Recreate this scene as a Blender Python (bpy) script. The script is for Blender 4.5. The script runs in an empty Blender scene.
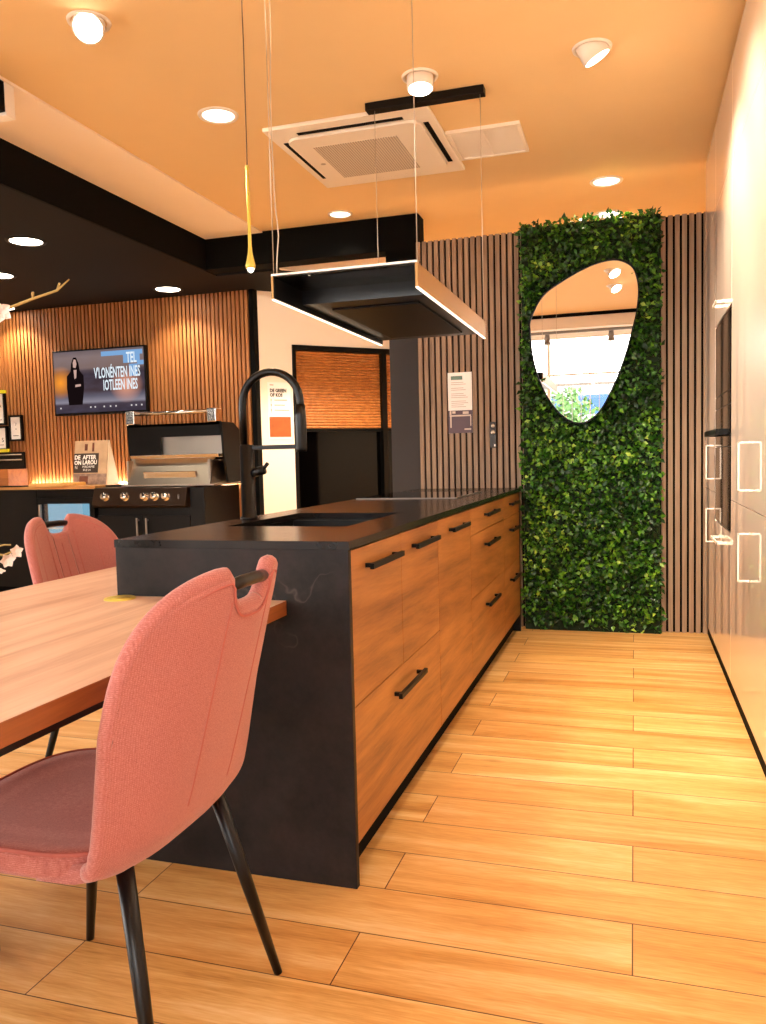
import bpy, bmesh, math, random
from mathutils import Vector, Matrix
import numpy as np
random.seed(7); rng = np.random.default_rng(11)
S = bpy.context.scene
COL = S.collection
PI = math.pi

# ------------------------------------------------------------------ colour and material helpers
def lin(c):
    if isinstance(c, str):
        c = c.lstrip('#'); c = [int(c[i:i+2], 16)/255 for i in (0, 2, 4)]
    return tuple((x/12.92 if x <= 0.04045 else ((x+0.055)/1.055)**2.4) for x in c) + (1.0,)

class NT:
    def __init__(s, name):
        s.m = bpy.data.materials.new(name); s.m.use_nodes = True
        s.t = s.m.node_tree; s.t.nodes.clear()
        s.out = s.n('ShaderNodeOutputMaterial')
    def n(s, typ, inputs=None, **kw):
        nd = s.t.nodes.new(typ)
        for k, v in kw.items(): setattr(nd, k, v)
        for k, v in (inputs or {}).items(): s.put(nd, k, v)
        return nd
    def put(s, nd, k, v):
        sock = nd.inputs[k]
        if isinstance(v, bpy.types.NodeSocket): s.t.links.new(v, sock)
        elif isinstance(v, bpy.types.Node): s.t.links.new(v.outputs[0], sock)
        else: sock.default_value = v
    def coords(s, scale=(1, 1, 1), rot=(0, 0, 0), loc=(0, 0, 0), kind='Object'):
        tc = s.n('ShaderNodeTexCoord')
        mp = s.n('ShaderNodeMapping', {'Vector': tc.outputs[kind], 'Scale': scale, 'Rotation': rot, 'Location': loc})
        return mp.outputs[0]
    def ramp(s, fac, stops, interp='LINEAR'):
        r = s.n('ShaderNodeValToRGB', {'Fac': fac}); cr = r.color_ramp; cr.interpolation = interp
        while len(cr.elements) > 1: cr.elements.remove(cr.elements[-1])
        for i, (p, c) in enumerate(stops):
            e = cr.elements[0] if i == 0 else cr.elements.new(p)
            e.position = p; e.color = lin(c) if not (isinstance(c, tuple) and len(c) == 4) else c
        return r.outputs[0]
    def mix(s, fac, a, b, blend='MIX'):
        m = s.n('ShaderNodeMix', data_type='RGBA', blend_type=blend)
        for k, v in ((0, fac), (6, a), (7, b)):
            if isinstance(v, bpy.types.NodeSocket): s.t.links.new(v, m.inputs[k])
            else: m.inputs[k].default_value = v
        return m.outputs[2]
    def math(s, op, a, b=0.0):
        m = s.n('ShaderNodeMath', operation=op)
        for k, v in ((0, a), (1, b)):
            if isinstance(v, bpy.types.NodeSocket): s.t.links.new(v, m.inputs[k])
            else: m.inputs[k].default_value = v
        return m.outputs[0]
    def bump(s, h, strength=0.2, dist=0.002):
        return s.n('ShaderNodeBump', {'Height': h, 'Strength': strength, 'Distance': dist}).outputs[0]
    def bsdf(s, **kw):
        b = s.n('ShaderNodeBsdfPrincipled')
        for k, v in kw.items():
            s.put(b, {'base': 'Base Color', 'rough': 'Roughness', 'metal': 'Metallic', 'normal': 'Normal', 'coat': 'Coat Weight', 'coatr': 'Coat Roughness',
                      'spec': 'Specular IOR Level', 'em': 'Emission Color', 'ems': 'Emission Strength', 'trans': 'Transmission Weight', 'ior': 'IOR',
                      'sheen': 'Sheen Weight', 'sss': 'Subsurface Weight'}[k], v)
        s.t.links.new(b.outputs[0], s.out.inputs[0]); return b

def plain(name, c, rough=0.5, metal=0.0, var=0.06, scale=6.0, spec=0.5, coat=0.0, bump=0.0, coatr=0.05):
    t = NT(name); v = t.coords()
    nz = t.n('ShaderNodeTexNoise', {'Vector': v, 'Scale': scale, 'Detail': 4.0})
    c1 = lin(c); c2 = tuple(x*(1-var*2) for x in c1[:3]) + (1,)
    kw = dict(base=t.mix(nz.outputs[0], c1, c2), rough=rough, metal=metal, spec=spec, coat=coat, coatr=coatr)
    if bump:
        n2 = t.n('ShaderNodeTexNoise', {'Vector': v, 'Scale': 180.0, 'Detail': 3.0}); kw['normal'] = t.bump(n2.outputs[0], bump, 0.001)
    t.bsdf(**kw); return t.m

def emis(name, c, strength):
    t = NT(name)
    e = t.n('ShaderNodeEmission', {'Color': lin(c), 'Strength': strength}); t.t.links.new(e.outputs[0], t.out.inputs[0]); return t.m

def wood(name, stops, grain_axis='x', fine=60.0, rough=0.4, coat=0.0, stretch=14.0, kind='Object', bump=0.08, big=2.2, contrast=0.55):
    t = NT(name)
    sc = {'x': (1/stretch, 1, 1), 'y': (1, 1/stretch, 1), 'z': (1, 1, 1/stretch)}[grain_axis]
    v = t.coords(scale=sc, kind=kind)
    w = t.n('ShaderNodeTexNoise', {'Vector': v, 'Scale': big, 'Detail': 3.0})
    vv = t.n('ShaderNodeVectorMath', {0: v, 1: w.outputs[1]}, operation='ADD')
    g = t.n('ShaderNodeTexNoise', {'Vector': vv.outputs[0], 'Scale': fine*0.35, 'Detail': 7.0, 'Roughness': 0.62})
    f = t.n('ShaderNodeTexNoise', {'Vector': v, 'Scale': fine*3.0, 'Detail': 3.0, 'Roughness': 0.6})
    h = t.math('ADD', t.math('MULTIPLY', g.outputs[0], 1-contrast*0.35), t.math('MULTIPLY', f.outputs[0], contrast*0.35))
    col = t.ramp(h, stops)
    t.bsdf(base=col, rough=rough, coat=coat, coatr=0.12, normal=t.bump(f.outputs[0], bump, 0.001)); return t.m

# ------------------------------------------------------------------ materials
M = {}
def mat_floor():
    t = NT('oak_plank_floor')
    tc = t.coords(loc=(0.642, -0.145, 0))
    br = t.n('ShaderNodeTexBrick', {'Vector': tc, 'Color1': (0, 0, 0, 1), 'Color2': (1, 1, 1, 1), 'Mortar': (0.5, 0.5, 0.5, 1), 'Scale': 1.0,
             'Mortar Size': 0.0016, 'Mortar Smooth': 0.1, 'Bias': 0.0, 'Brick Width': 1.268, 'Row Height': 0.205}, offset=0.5, offset_frequency=2)
    rnd = t.n('ShaderNodeSeparateColor', {'Color': br.outputs[0]}).outputs[0]
    off = t.n('ShaderNodeCombineXYZ', {'X': t.math('MULTIPLY', rnd, 9.0), 'Y': t.math('MULTIPLY', rnd, 5.3), 'Z': t.math('MULTIPLY', rnd, 7.7)})
    v = t.coords(scale=(0.085, 1, 1))
    p = t.n('ShaderNodeVectorMath', {0: v, 1: off.outputs[0]}, operation='ADD').outputs[0]
    wob = t.n('ShaderNodeTexNoise', {'Vector': p, 'Scale': 3.0, 'Detail': 2.0})
    pv = t.n('ShaderNodeVectorMath', {0: p, 1: t.n('ShaderNodeVectorMath', {0: wob.outputs[1], 'Scale': 0.35}, operation='SCALE').outputs[0]}, operation='ADD').outputs[0]
    g = t.n('ShaderNodeTexNoise', {'Vector': pv, 'Scale': 13.0, 'Detail': 8.0, 'Roughness': 0.62})
    f = t.n('ShaderNodeTexNoise', {'Vector': v, 'Scale': 190.0, 'Detail': 3.0})
    bl = t.n('ShaderNodeTexNoise', {'Vector': t.coords(scale=(0.5, 1.6, 1)), 'Scale': 2.2, 'Detail': 3.0})
    h = t.math('ADD', t.math('MULTIPLY', g.outputs[0], 0.74), t.math('MULTIPLY', f.outputs[0], 0.26))
    col = t.ramp(h, [(0.30, '#9a6028'), (0.41, '#c8944e'), (0.52, '#deb06c'), (0.66, '#f0d49e')])
    tone = t.ramp(rnd, [(0.0, '#e2c2a6'), (0.5, '#f4e4d4'), (1.0, '#ffffff')])
    col = t.mix(0.55, col, tone, 'MULTIPLY')
    col = t.mix(t.math('MULTIPLY', bl.outputs[0], 0.35), col, lin('#d99a54'), 'MIX')
    knot = t.n('ShaderNodeTexVoronoi', {'Vector': t.coords(scale=(0.7, 2.2, 1)), 'Scale': 1.9, 'Randomness': 1.0})
    km = t.ramp(knot.outputs[0], [(0.0, (1, 1, 1, 1)), (0.035, (0.5, 0.5, 0.5, 1)), (0.085, (0, 0, 0, 1))])
    col = t.mix(t.math('MULTIPLY', t.n('ShaderNodeSeparateColor', {'Color': km}).outputs[0], 0.6), col, lin('#7a3c10'), 'MIX')
    seam = br.outputs[1]
    col = t.mix(seam, col, lin('#5a3414'), 'MIX')
    bm = t.bump(t.math('SUBTRACT', t.math('MULTIPLY', h, 0.25), seam), 0.25, 0.002)
    t.bsdf(base=col, rough=t.math('ADD', 0.30, t.math('MULTIPLY', f.outputs[0], 0.14)), normal=bm, spec=0.45); return t.m
M['floor'] = mat_floor()
M['ceiling'] = plain('warm_white_ceiling_paint', '#e9c896', 0.9, var=0.02, spec=0.2)
M['pale'] = plain('cream_plaster', '#faeada', 0.85, var=0.02, spec=0.2)
M['white'] = plain('white_plaster', '#f5efe8', 0.8, var=0.015)
M['black_paint'] = plain('matt_black_paint', '#020202', 0.85, var=0.1, spec=0.12)
M['black_ceiling'] = plain('black_ceiling_paint', '#0c0806', 0.75, var=0.1, spec=0.2)
M['column'] = plain('anthracite_column_paint', '#2a221e', 0.6, var=0.05)
M['black'] = plain('black_powder_coat', '#040303', 0.45, var=0.1, spec=0.2)
M['black_satin'] = plain('black_satin_metal', '#0e0d0d', 0.3, metal=0.5, var=0.1)
M['black_cab'] = plain('black_cabinet_laminate', '#050404', 0.5, var=0.08, spec=0.25)
M['glass_black'] = plain('black_gloss_glass', '#030202', 0.05, var=0.05, spec=0.14)
M['walnut'] = wood('walnut_veneer_front', [(0.25, '#5c3414'), (0.42, '#865426'), (0.55, '#9e6832'), (0.75, '#b47e40')], 'y', fine=64, rough=0.4, stretch=16, big=1.2)
M['table'] = wood('walnut_table_top_glare', [(0.25, '#a0725a'), (0.42, '#c4987c'), (0.56, '#d8b398'), (0.76, '#e6c8b0')], 'y', fine=34, rough=0.33, stretch=13, big=1.5)  # walnut lightened and desaturated to imitate window glare on the tabletop
M['table_edge'] = wood('walnut_table_edge', [(0.25, '#5e3014'), (0.45, '#8a4c22'), (0.7, '#a86432')], 'y', fine=60, rough=0.4, stretch=18)
M['slat'] = wood('taupe_oak_slat', [(0.25, '#6c5440'), (0.45, '#8a705a'), (0.62, '#9c826a'), (0.8, '#ae947c')], 'z', fine=70, rough=0.6, stretch=16)
M['slat_warm'] = wood('walnut_slat', [(0.25, '#6e3c1a'), (0.45, '#955a2c'), (0.62, '#ab703c'), (0.8, '#c08a56')], 'z', fine=70, rough=0.55, stretch=16)
M['felt'] = plain('black_felt_backing', '#140d09', 0.95, var=0.1, spec=0.1)
M['tambour'] = wood('tambour_wood', [(0.25, '#7a4216'), (0.45, '#a4622a'), (0.62, '#b9763a'), (0.8, '#cb8c4c')], 'x', fine=60, rough=0.5, stretch=16)
M['board'] = wood('maple_board', [(0.25, '#c08848'), (0.5, '#dca85e'), (0.8, '#ecc07a')], 'x', fine=50, rough=0.5, stretch=10)
M['chrome'] = plain('polished_steel', '#d8d2cc', 0.14, metal=1.0, var=0.04)
M['steel'] = plain('brushed_steel', '#c9bdb0', 0.28, metal=1.0, var=0.06, scale=20)
M['gold'] = plain('brushed_brass', '#e8cf62', 0.3, metal=0.4, var=0.05)
M['bronze'] = plain('bronze_anodised_metal', '#a67c48', 0.38, metal=0.7, var=0.06)
M['white_metal'] = plain('white_enamel', '#f0e6da', 0.4, var=0.02)
M['white_plastic'] = plain('white_plastic', '#f3e9dc', 0.45, var=0.02)
M['grey_mesh'] = None
M['mirror'] = plain('silvered_glass', '#f6f4f2', 0.0, metal=1.0, var=0.0)
M['paper'] = plain('white_paper', '#f7f3ee', 0.7, var=0.02)
M['ink'] = plain('dark_ink', '#241c1a', 0.6)
M['leg'] = plain('black_steel_leg', '#0e0c0c', 0.32, metal=0.4, var=0.08)
M['cable'] = plain('steel_cable', '#cfc2b2', 0.35, metal=0.7)
M['dark_cable'] = plain('brown_textile_cable', '#4a3020', 0.6)
M['stem'] = plain('twig_bark', '#a98d50', 0.7)
M['petal'] = plain('white_petal', '#f6e9df', 0.6, var=0.05)
M['petal_pink'] = plain('pink_petal', '#d8453c', 0.6, var=0.1)
M['ceramic'] = plain('grey_ceramic', '#7d746c', 0.4)

def mat_stone(name, rough, a, b, vein, veins=True):
    t = NT(name); v = t.coords()
    n1 = t.n('ShaderNodeTexNoise', {'Vector': v, 'Scale': 7.0, 'Detail': 9.0, 'Roughness': 0.75})
    n2 = t.n('ShaderNodeTexNoise', {'Vector': v, 'Scale': 1.4, 'Detail': 5.0, 'Roughness': 0.55})
    base = t.ramp(n1.outputs[0], [(0.3, a), (0.7, b)])
    if veins:
        d = t.math('ABSOLUTE', t.math('SUBTRACT', n2.outputs[0], 0.5))
        vm = t.n('ShaderNodeSeparateColor', {'Color': t.ramp(d, [(0.0, (1, 1, 1, 1)), (0.002, (0.4, 0.4, 0.4, 1)), (0.0045, (0, 0, 0, 1))])}).outputs[0]
        gate = t.n('ShaderNodeTexNoise', {'Vector': v, 'Scale': 3.1, 'Detail': 2.0})
        gm = t.n('ShaderNodeSeparateColor', {'Color': t.ramp(gate.outputs[0], [(0.5, (0, 0, 0, 1)), (0.62, (1, 1, 1, 1))])}).outputs[0]
        base = t.mix(t.math('MULTIPLY', t.math('MULTIPLY', vm, gm), 0.14), base, lin(vein))
    t.bsdf(base=base, rough=rough, normal=t.bump(n1.outputs[0], 0.05, 0.001), spec=0.22); return t.m
M['stone'] = mat_stone('black_marbled_slab', 0.5, '#040303', '#2a2220', '#a89888')
M['worktop'] = mat_stone('black_stone_worktop', 0.22, '#110e0d', '#1e1917', '#b8a898', False)

def mat_fabric():
    t = NT('coral_woven_fabric'); v = t.coords()
    w1 = t.n('ShaderNodeTexWave', {'Vector': v, 'Scale': 95.0, 'Distortion': 3.0, 'Detail': 1.0}, bands_direction='Z')
    w2 = t.n('ShaderNodeTexWave', {'Vector': v, 'Scale': 80.0, 'Distortion': 3.0, 'Detail': 1.0}, bands_direction='Y')
    n = t.n('ShaderNodeTexNoise', {'Vector': v, 'Scale': 330.0, 'Detail': 5.0, 'Roughness': 0.75})
    n2 = t.n('ShaderNodeTexNoise', {'Vector': v, 'Scale': 9.0, 'Detail': 4.0})
    h = t.math('ADD', t.math('MULTIPLY', t.math('MULTIPLY', w1.outputs[1], w2.outputs[1]), 0.22), t.math('MULTIPLY', n.outputs[0], 0.88))
    col = t.ramp(h, [(0.25, '#844640'), (0.42, '#a9645c'), (0.58, '#b9756c'), (0.8, '#d0958c')])
    col = t.mix(t.math('MULTIPLY', n2.outputs[0], 0.35), col, lin('#a85e56'), 'MIX')
    t.bsdf(base=col, rough=0.88, normal=t.bump(h, 0.35, 0.0012), sheen=0.25, spec=0.2); return t.m
M['fabric'] = mat_fabric()
M['welt'] = plain('coral_welt_fabric', '#b8665c', 0.85, var=0.1)

def mat_gloss():
    t = NT('cream_high_gloss_lacquer'); v = t.coords()
    n = t.n('ShaderNodeTexNoise', {'Vector': v, 'Scale': 120.0, 'Detail': 2.0})
    t.bsdf(base=t.mix(t.math('MULTIPLY', n.outputs[0], 0.15), lin('#f4e0d0'), lin('#faeadc')), rough=0.3, coat=1.0, coatr=0.012, spec=0.5); return t.m
M['gloss'] = mat_gloss()

def mat_thin_glass(name, tint, refl=0.12):
    t = NT(name)
    fr = t.n('ShaderNodeFresnel', {'IOR': 1.45})
    tr = t.n('ShaderNodeBsdfTransparent', {'Color': tint}); gl = t.n('ShaderNodeBsdfGlossy', {'Color': (1, 1, 1, 1), 'Roughness': 0.0})
    mx = t.n('ShaderNodeMixShader', {0: fr.outputs[0], 1: tr.outputs[0], 2: gl.outputs[0]}); t.t.links.new(mx.outputs[0], t.out.inputs[0]); return t.m
M['glass'] = mat_thin_glass('clear_window_glass', (0.96, 0.97, 0.97, 1))
M['smoked'] = mat_thin_glass('smoked_glass', (0.16, 0.115, 0.09, 1))

def mat_mesh_grille():
    t = NT('perforated_grille'); v = t.coords(scale=(1, 1, 1))
    a = t.n('ShaderNodeTexWave', {'Vector': v, 'Scale': 22.0}, bands_direction='X'); b = t.n('ShaderNodeTexWave', {'Vector': v, 'Scale': 22.0}, bands_direction='Y')
    h = t.math('MULTIPLY', a.outputs[1], b.outputs[1])
    t.bsdf(base=t.ramp(h, [(0.15, '#d8cabb'), (0.55, '#7d7268')]), rough=0.6); return t.m
M['grey_mesh'] = mat_mesh_grille()

def mat_leaf():
    t = NT('boxwood_leaf'); g = t.n('ShaderNodeNewGeometry')
    pt_ = t.n('ShaderNodeTexNoise', {'Vector': t.coords(), 'Scale': 5.0, 'Detail': 2.0})
    k = t.math('ADD', t.math('MULTIPLY', g.outputs['Random Per Island'], 0.62), t.math('MULTIPLY', t.math('SUBTRACT', pt_.outputs[0], 0.32), 0.95))
    col = t.ramp(k, [(0.05, '#0c2405'), (0.4, '#1d460a'), (0.62, '#356a12'), (0.8, '#6a9e22'), (0.95, '#b4cc50')])
    d = t.n('ShaderNodeBsdfPrincipled', {'Base Color': col, 'Roughness': 0.38, 'Specular IOR Level': 0.5})
    tl = t.n('ShaderNodeBsdfTranslucent', {'Color': col}); mx = t.n('ShaderNodeMixShader', {0: 0.18, 1: d.outputs[0], 2: tl.outputs[0]})
    t.t.links.new(mx.outputs[0], t.out.inputs[0]); return t.m
M['leaf'] = mat_leaf()
M['moss'] = plain('dark_plant_mat', '#122408', 0.95, var=0.2)
M['lamp_warm'] = emis('warm_lamp_glow', '#fff0d8', 12.0)
M['lamp_soft'] = emis('soft_lamp_glow', '#ffeed6', 2.2)
M['led'] = emis('led_strip_glow', '#ffe6c4', 1.6)
M['led_back'] = emis('led_worktop_glow', '#fff2de', 55.0)

# ------------------------------------------------------------------ geometry helpers (all world coordinates unless said)
class MB:
    def __init__(s): s.v = []; s.f = []; s.sm = []; s.mi = []
    def add(s, vs, fs, smooth=False, mi=0):
        o = len(s.v); s.v += [tuple(map(float, p)) for p in vs]
        for f in fs: s.f.append(tuple(i+o for i in f)); s.sm.append(smooth); s.mi.append(mi)
        return s
    def box(s, x0, x1, y0, y1, z0, z1, mi=0, xf=None):
        vs = [(x, y, z) for z in (z0, z1) for y in (y0, y1) for x in (x0, x1)]
        if xf: vs = [xf(*p) for p in vs]
        return s.add(vs, [(0, 2, 3, 1), (4, 5, 7, 6), (0, 1, 5, 4), (2, 6, 7, 3), (0, 4, 6, 2), (1, 3, 7, 5)], False, mi)
    def frame(s, plane, a0, a1, b0, b1, c0, c1, w, mi=0):
        # rectangular frame lying in a plane; a,b in-plane axes, c thickness
        def bx(p, q, r, t):
            if plane == 'xz': s.box(p, q, c0, c1, r, t, mi)
            elif plane == 'yz': s.box(c0, c1, p, q, r, t, mi)
            else: s.box(p, q, r, t, c0, c1, mi)
        bx(a0, a1, b0, b0+w); bx(a0, a1, b1-w, b1); bx(a0, a0+w, b0+w, b1-w); bx(a1-w, a1, b0+w, b1-w); return s
    def tube(s, pts, rad, n=10, mi=0, cap=True):
        pts = [Vector(p) for p in pts]; m = len(pts)
        rs = rad if isinstance(rad, (list, tuple)) else [rad]*m
        rings = []; up = None
        for i, p in enumerate(pts):
            d = (pts[min(i+1, m-1)] - pts[max(i-1, 0)]).normalized()
            if up is None:
                up = Vector((0, 0, 1)) if abs(d.z) < 0.9 else Vector((1, 0, 0))
            a = d.cross(up).normalized(); b = a.cross(d).normalized(); up = b
            rings.append([p + (a*math.cos(2*PI*k/n) + b*math.sin(2*PI*k/n))*rs[i] for k in range(n)])
        vs = [q for r in rings for q in r]; fs = []
        for i in range(m-1):
            for k in range(n): fs.append((i*n+k, i*n+(k+1) % n, (i+1)*n+(k+1) % n, (i+1)*n+k))
        o = len(s.v); s.add(vs, fs, True, mi)
        if cap:
            s.f.append(tuple(o+k for k in reversed(range(n)))); s.sm.append(False); s.mi.append(mi)
            s.f.append(tuple(o+(m-1)*n+k for k in range(n))); s.sm.append(False); s.mi.append(mi)
        return s
    def lathe(s, prof, c=(0, 0, 0), n=28, axis=(0, 0, 1), mi=0, smooth=True):
        ax = Vector(axis).normalized(); q = Vector((0, 0, 1)).rotation_difference(ax); c = Vector(c)
        vs = []; fs = []
        for (r, z) in prof:
            for k in range(n): vs.append(c + q @ Vector((r*math.cos(2*PI*k/n), r*math.sin(2*PI*k/n), z)))
        for i in range(len(prof)-1):
            for k in range(n): fs.append((i*n+k, i*n+(k+1) % n, (i+1)*n+(k+1) % n, (i+1)*n+k))
        return s.add(vs, fs, smooth, mi)
    def disc(s, c, r, axis=(0, 0, 1), n=28, mi=0):
        return s.lathe([(r, 0), (0.0001, 0)], c, n, axis, mi, False)
    def prism(s, poly, axis, a0, a1, mi=0, xf=None, smooth=False):
        # extrude a 2-D polygon along an axis
        def mk(u, v, a): return {'x': (a, u, v), 'y': (u, a, v), 'z': (u, v, a)}[axis]
        n = len(poly); vs = [mk(u, v, a0) for u, v in poly] + [mk(u, v, a1) for u, v in poly]
        if xf: vs = [xf(*p) for p in vs]
        fs = [(i, (i+1) % n, n+(i+1) % n, n+i) for i in range(n)]
        o = len(s.v); s.add(vs, fs, smooth, mi)
        s.f.append(tuple(o+i for i in reversed(range(n)))); s.f.append(tuple(o+n+i for i in range(n))); s.sm += [False]*2; s.mi += [mi]*2
        return s
    def grid(s, fn, us, vs_, smooth=True, mi=0):
        pts = [fn(u, v) for u in us for v in vs_]; m = len(vs_)
        fs = [(i*m+j, i*m+j+1, (i+1)*m+j+1, (i+1)*m+j) for i in range(len(us)-1) for j in range(m-1)]
        return s.add(pts, fs, smooth, mi)
    def text(s, body, size, place, sx=1.0, mi=0, align='LEFT', bold=0.0):
        cu = bpy.data.curves.new('t', 'FONT'); cu.body = body; cu.size = size; cu.align_x = align; cu.resolution_u = 2; cu.offset = bold*size
        o = bpy.data.objects.new('t', cu); me = bpy.data.meshes.new_from_object(o)
        vs = [place(v.co.x*sx, v.co.y) for v in me.vertices]; fs = [tuple(p.vertices) for p in me.polygons]
        s.add(vs, fs, False, mi); bpy.data.objects.remove(o); bpy.data.curves.remove(cu); bpy.data.meshes.remove(me); return s

def world_loc(o):
    p = Vector((0, 0, 0))
    while o is not None: p += o.location; o = o.parent
    return p
def obj(name, mb, mats, parent=None, bevel=0.0, seg=2, label=None, kind=None, fix=True, recenter=None, local=False, smooth_angle=None):
    me = bpy.data.meshes.new(name)
    off = Vector((0, 0, 0))
    o = bpy.data.objects.new(name, me)
    if parent is not None:
        o.parent = parent
        if not local: off = world_loc(parent)
    elif recenter is not None:
        o.location = recenter; off = Vector(recenter)
    me.from_pydata([(v[0]-off.x, v[1]-off.y, v[2]-off.z) for v in mb.v], [], mb.f); me.update()
    me.polygons.foreach_set('use_smooth', mb.sm)
    if not isinstance(mats, (list, tuple)): mats = [mats]
    for m in mats: me.materials.append(M[m] if isinstance(m, str) else m)
    if len(mats) > 1: me.polygons.foreach_set('material_index', mb.mi)
    if fix:
        b = bmesh.new(); b.from_mesh(me); bmesh.ops.recalc_face_normals(b, faces=b.faces); b.to_mesh(me); b.free()
    COL.objects.link(o)
    if bevel:
        md = o.modifiers.new('bevel', 'BEVEL'); md.width = bevel; md.segments = seg; md.limit_method = 'ANGLE'; md.angle_limit = math.radians(40); md.harden_normals = False
    if label: o['label'] = label
    if kind: o['kind'] = kind
    return o
def thing(name, label, cat, loc, group=None, rotz=0):
    o = bpy.data.objects.new(name, None); o.location = loc; o.rotation_euler = (0, 0, rotz); o.empty_display_size = 0.1; COL.objects.link(o)
    o['label'] = label; o['category'] = cat
    if group: o['group'] = group
    return o
def tag(o, label, cat, group=None):
    o['label'] = label; o['category'] = cat
    if group: o['group'] = group
    return o
def struct(name, mb, mats, parent=None, **kw):
    o = obj(name, mb, mats, parent, **kw)
    if parent is None: o['kind'] = 'structure'
    return o
def dup(root, loc, rotz, label, group=None):
    r = root.copy(); COL.objects.link(r); r.location = loc; r.rotation_euler = (0, 0, rotz); r['label'] = label
    if group: r['group'] = group
    for ch in list(root.children):
        c = ch.copy(); COL.objects.link(c); c.parent = r
        for g in ch.children:
            d = g.copy(); COL.objects.link(d); d.parent = c
    return r
B = lambda *a, **k: MB().box(*a, **k)

# ------------------------------------------------------------------ the room
XL, XR, YR, YB = -6.6, 1.08, -3.0, 8.2      # left, right, rear (window), back
ZC, ZB = 2.90, 2.65
struct('floor', B(XL, XR, YR-0.2, YB, -0.08, 0), 'floor')
cm = MB()
cm.box(-2.70, XR, 0.0, YB, ZC, ZC+0.12)
cm.box(-3.19, -2.70, 5.95, YB, ZC, ZC+0.12)
struct('ceiling', cm, 'ceiling')
struct('ceiling_strip', B(-3.19, -2.70, 0.0, 5.95, ZC-0.012, ZC+0.12), 'pale')
struct('ceiling_black', MB().prism([(XL, 0.0), (-3.21, 0.0), (-3.21, 5.95), (-2.66, 5.95), (-1.10, 7.51), (-1.10, 8.2), (XL, 8.2)], 'z', ZB, ZB+0.05), 'black_ceiling')
struct('ceiling_rear', B(XL, XR, YR, 0.0, 3.12, 3.2), 'white')
struct('beam_rear', MB().box(XL, XR, -0.14, 0.0, 2.72, 3.12), 'white')
struct('trim_rear', B(XL, XR, 0.0, 0.03, 2.86, 2.90), 'black_paint')
struct('beam_diagonal', MB().prism([(-2.655, 5.93), (-1.095, 7.49), (-1.095, 7.53), (-2.655, 5.97)], 'z', ZB, ZC), 'pale')
struct('beam_side', B(-3.21, -3.19, 0.0, 5.74, ZB, ZC), 'black_paint')
struct('beam_cross', MB().prism([(-3.21, ZC), (-3.21, 2.655), (-1.725, 2.655), (-1.725, 2.52), (-1.475, 2.52), (-1.475, ZC)], 'y', 5.74, 5.905), 'black_paint', bevel=0.004)
struct('column', B(-1.715, -1.50, 5.752, 5.90, 0, 2.52), 'column', bevel=0.003)
wl = MB().box(XL-0.1, XL, YR, -2.6, 0, 3.2).box(XL-0.1, XL, 3.2, YB, 0, 3.2).box(XL-0.1, XL, -2.6, 3.2, 2.55, 3.2)
struct('wall_left', wl, 'pale')
for i in range(4):
    a, b = -2.6+i*1.45, -2.6+(i+1)*1.45
    w = bpy.data.objects.new('window_%d' % (i+6), None); COL.objects.link(w); w['kind'] = 'structure'; w.location = (XL-0.05, (a+b)/2, 0)
    obj('frame', MB().frame('yz', a, b, 0.0, 2.55, XL-0.08, XL-0.02, 0.03), 'white_metal', w)
    obj('pane', B(XL-0.053, XL-0.047, a+0.028, b-0.028, 0.028, 2.522), 'glass', w)
struct('wall_right', B(XR, XR+0.1, YR, YB, 0, 3.2), 'pale')
struct('wall_back', B(-3.0, XR, YB, YB+0.1, 0, 3.0), 'pale')

# far partition with oak slats
wf = struct('wall_far', B(-1.405, 1.06, 5.41, 5.47, 0, 2.598), 'felt')
sl = MB(); x = -1.403; p = 0.0412
while x < 0.415:
    sl.box(x, x+0.0275, 5.388, 5.412, 0.0, 2.60); x += p
obj('slat_cladding', sl, 'slat', wf)
# slatted wall of the barbecue corner
wb = struct('wall_barbecue', B(XL, -3.19, 6.525, 6.60, 0, ZB), 'felt')
sl = MB(); x = XL+0.01
while x < -3.225:
    sl.box(x, x+0.027, 6.50, 6.527, 0.0, ZB-0.002); x += p
obj('slat_cladding', sl, 'slat_warm', wb)
struct('trim_1', B(-3.205, -3.165, 6.49, 6.60, 0, ZB), 'black_paint')
# diagonal pale wall with the built-in tall unit
d45 = 2**-0.5
DX, DY = -3.17, 6.57
def dg(s, n, z):   # s along the wall, n into the wall (away from the room)
    return (DX + s*d45 - n*d45, DY + s*d45 + n*d45, z)
dw = MB()
dw.box(0.0, 0.318, 0, 0.08, 0, ZC, xf=dg); dw.box(0.318, 1.80, 0, 0.08, 2.195, ZC, xf=dg); dw.box(1.80, 2.30, 0, 0.08, 0, ZC, xf=dg)
struct('wall_diagonal', dw, 'pale')

# rear window wall (behind the camera, seen in the mirror)
wr = MB()
wr.box(XL, XR, YR-0.15, YR, 3.04, 3.2)
wr.box(XL, XL+0.25, YR-0.15, YR, 0, 3.04); wr.box(XR-0.2, XR, YR-0.15, YR, 0, 3.04)
struct('wall_rear', wr, 'white')
xs = [-6.35, -5.1, -3.85, -2.6, -1.33, 0.88]
for i in range(5):
    a, b = xs[i], xs[i+1]
    w = bpy.data.objects.new('window_%d' % (i+1), None); COL.objects.link(w); w['kind'] = 'structure'; w.location = ((a+b)/2, YR-0.07, 0)
    f = MB().frame('xz', a, b, 0.0, 3.04, YR-0.09, YR-0.05, 0.025); f.box(a, b, YR-0.085, YR-0.055, 2.42, 2.45)
    f.box(a+0.65-0.006, a+0.65+0.006, YR-0.08, YR-0.06, 0.02, 3.02)
    obj('frame', f, 'white_metal', w)
    obj('pane', B(a+0.04, b-0.04, YR-0.074, YR-0.068, 0.04, 3.0), 'glass', w)
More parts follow.
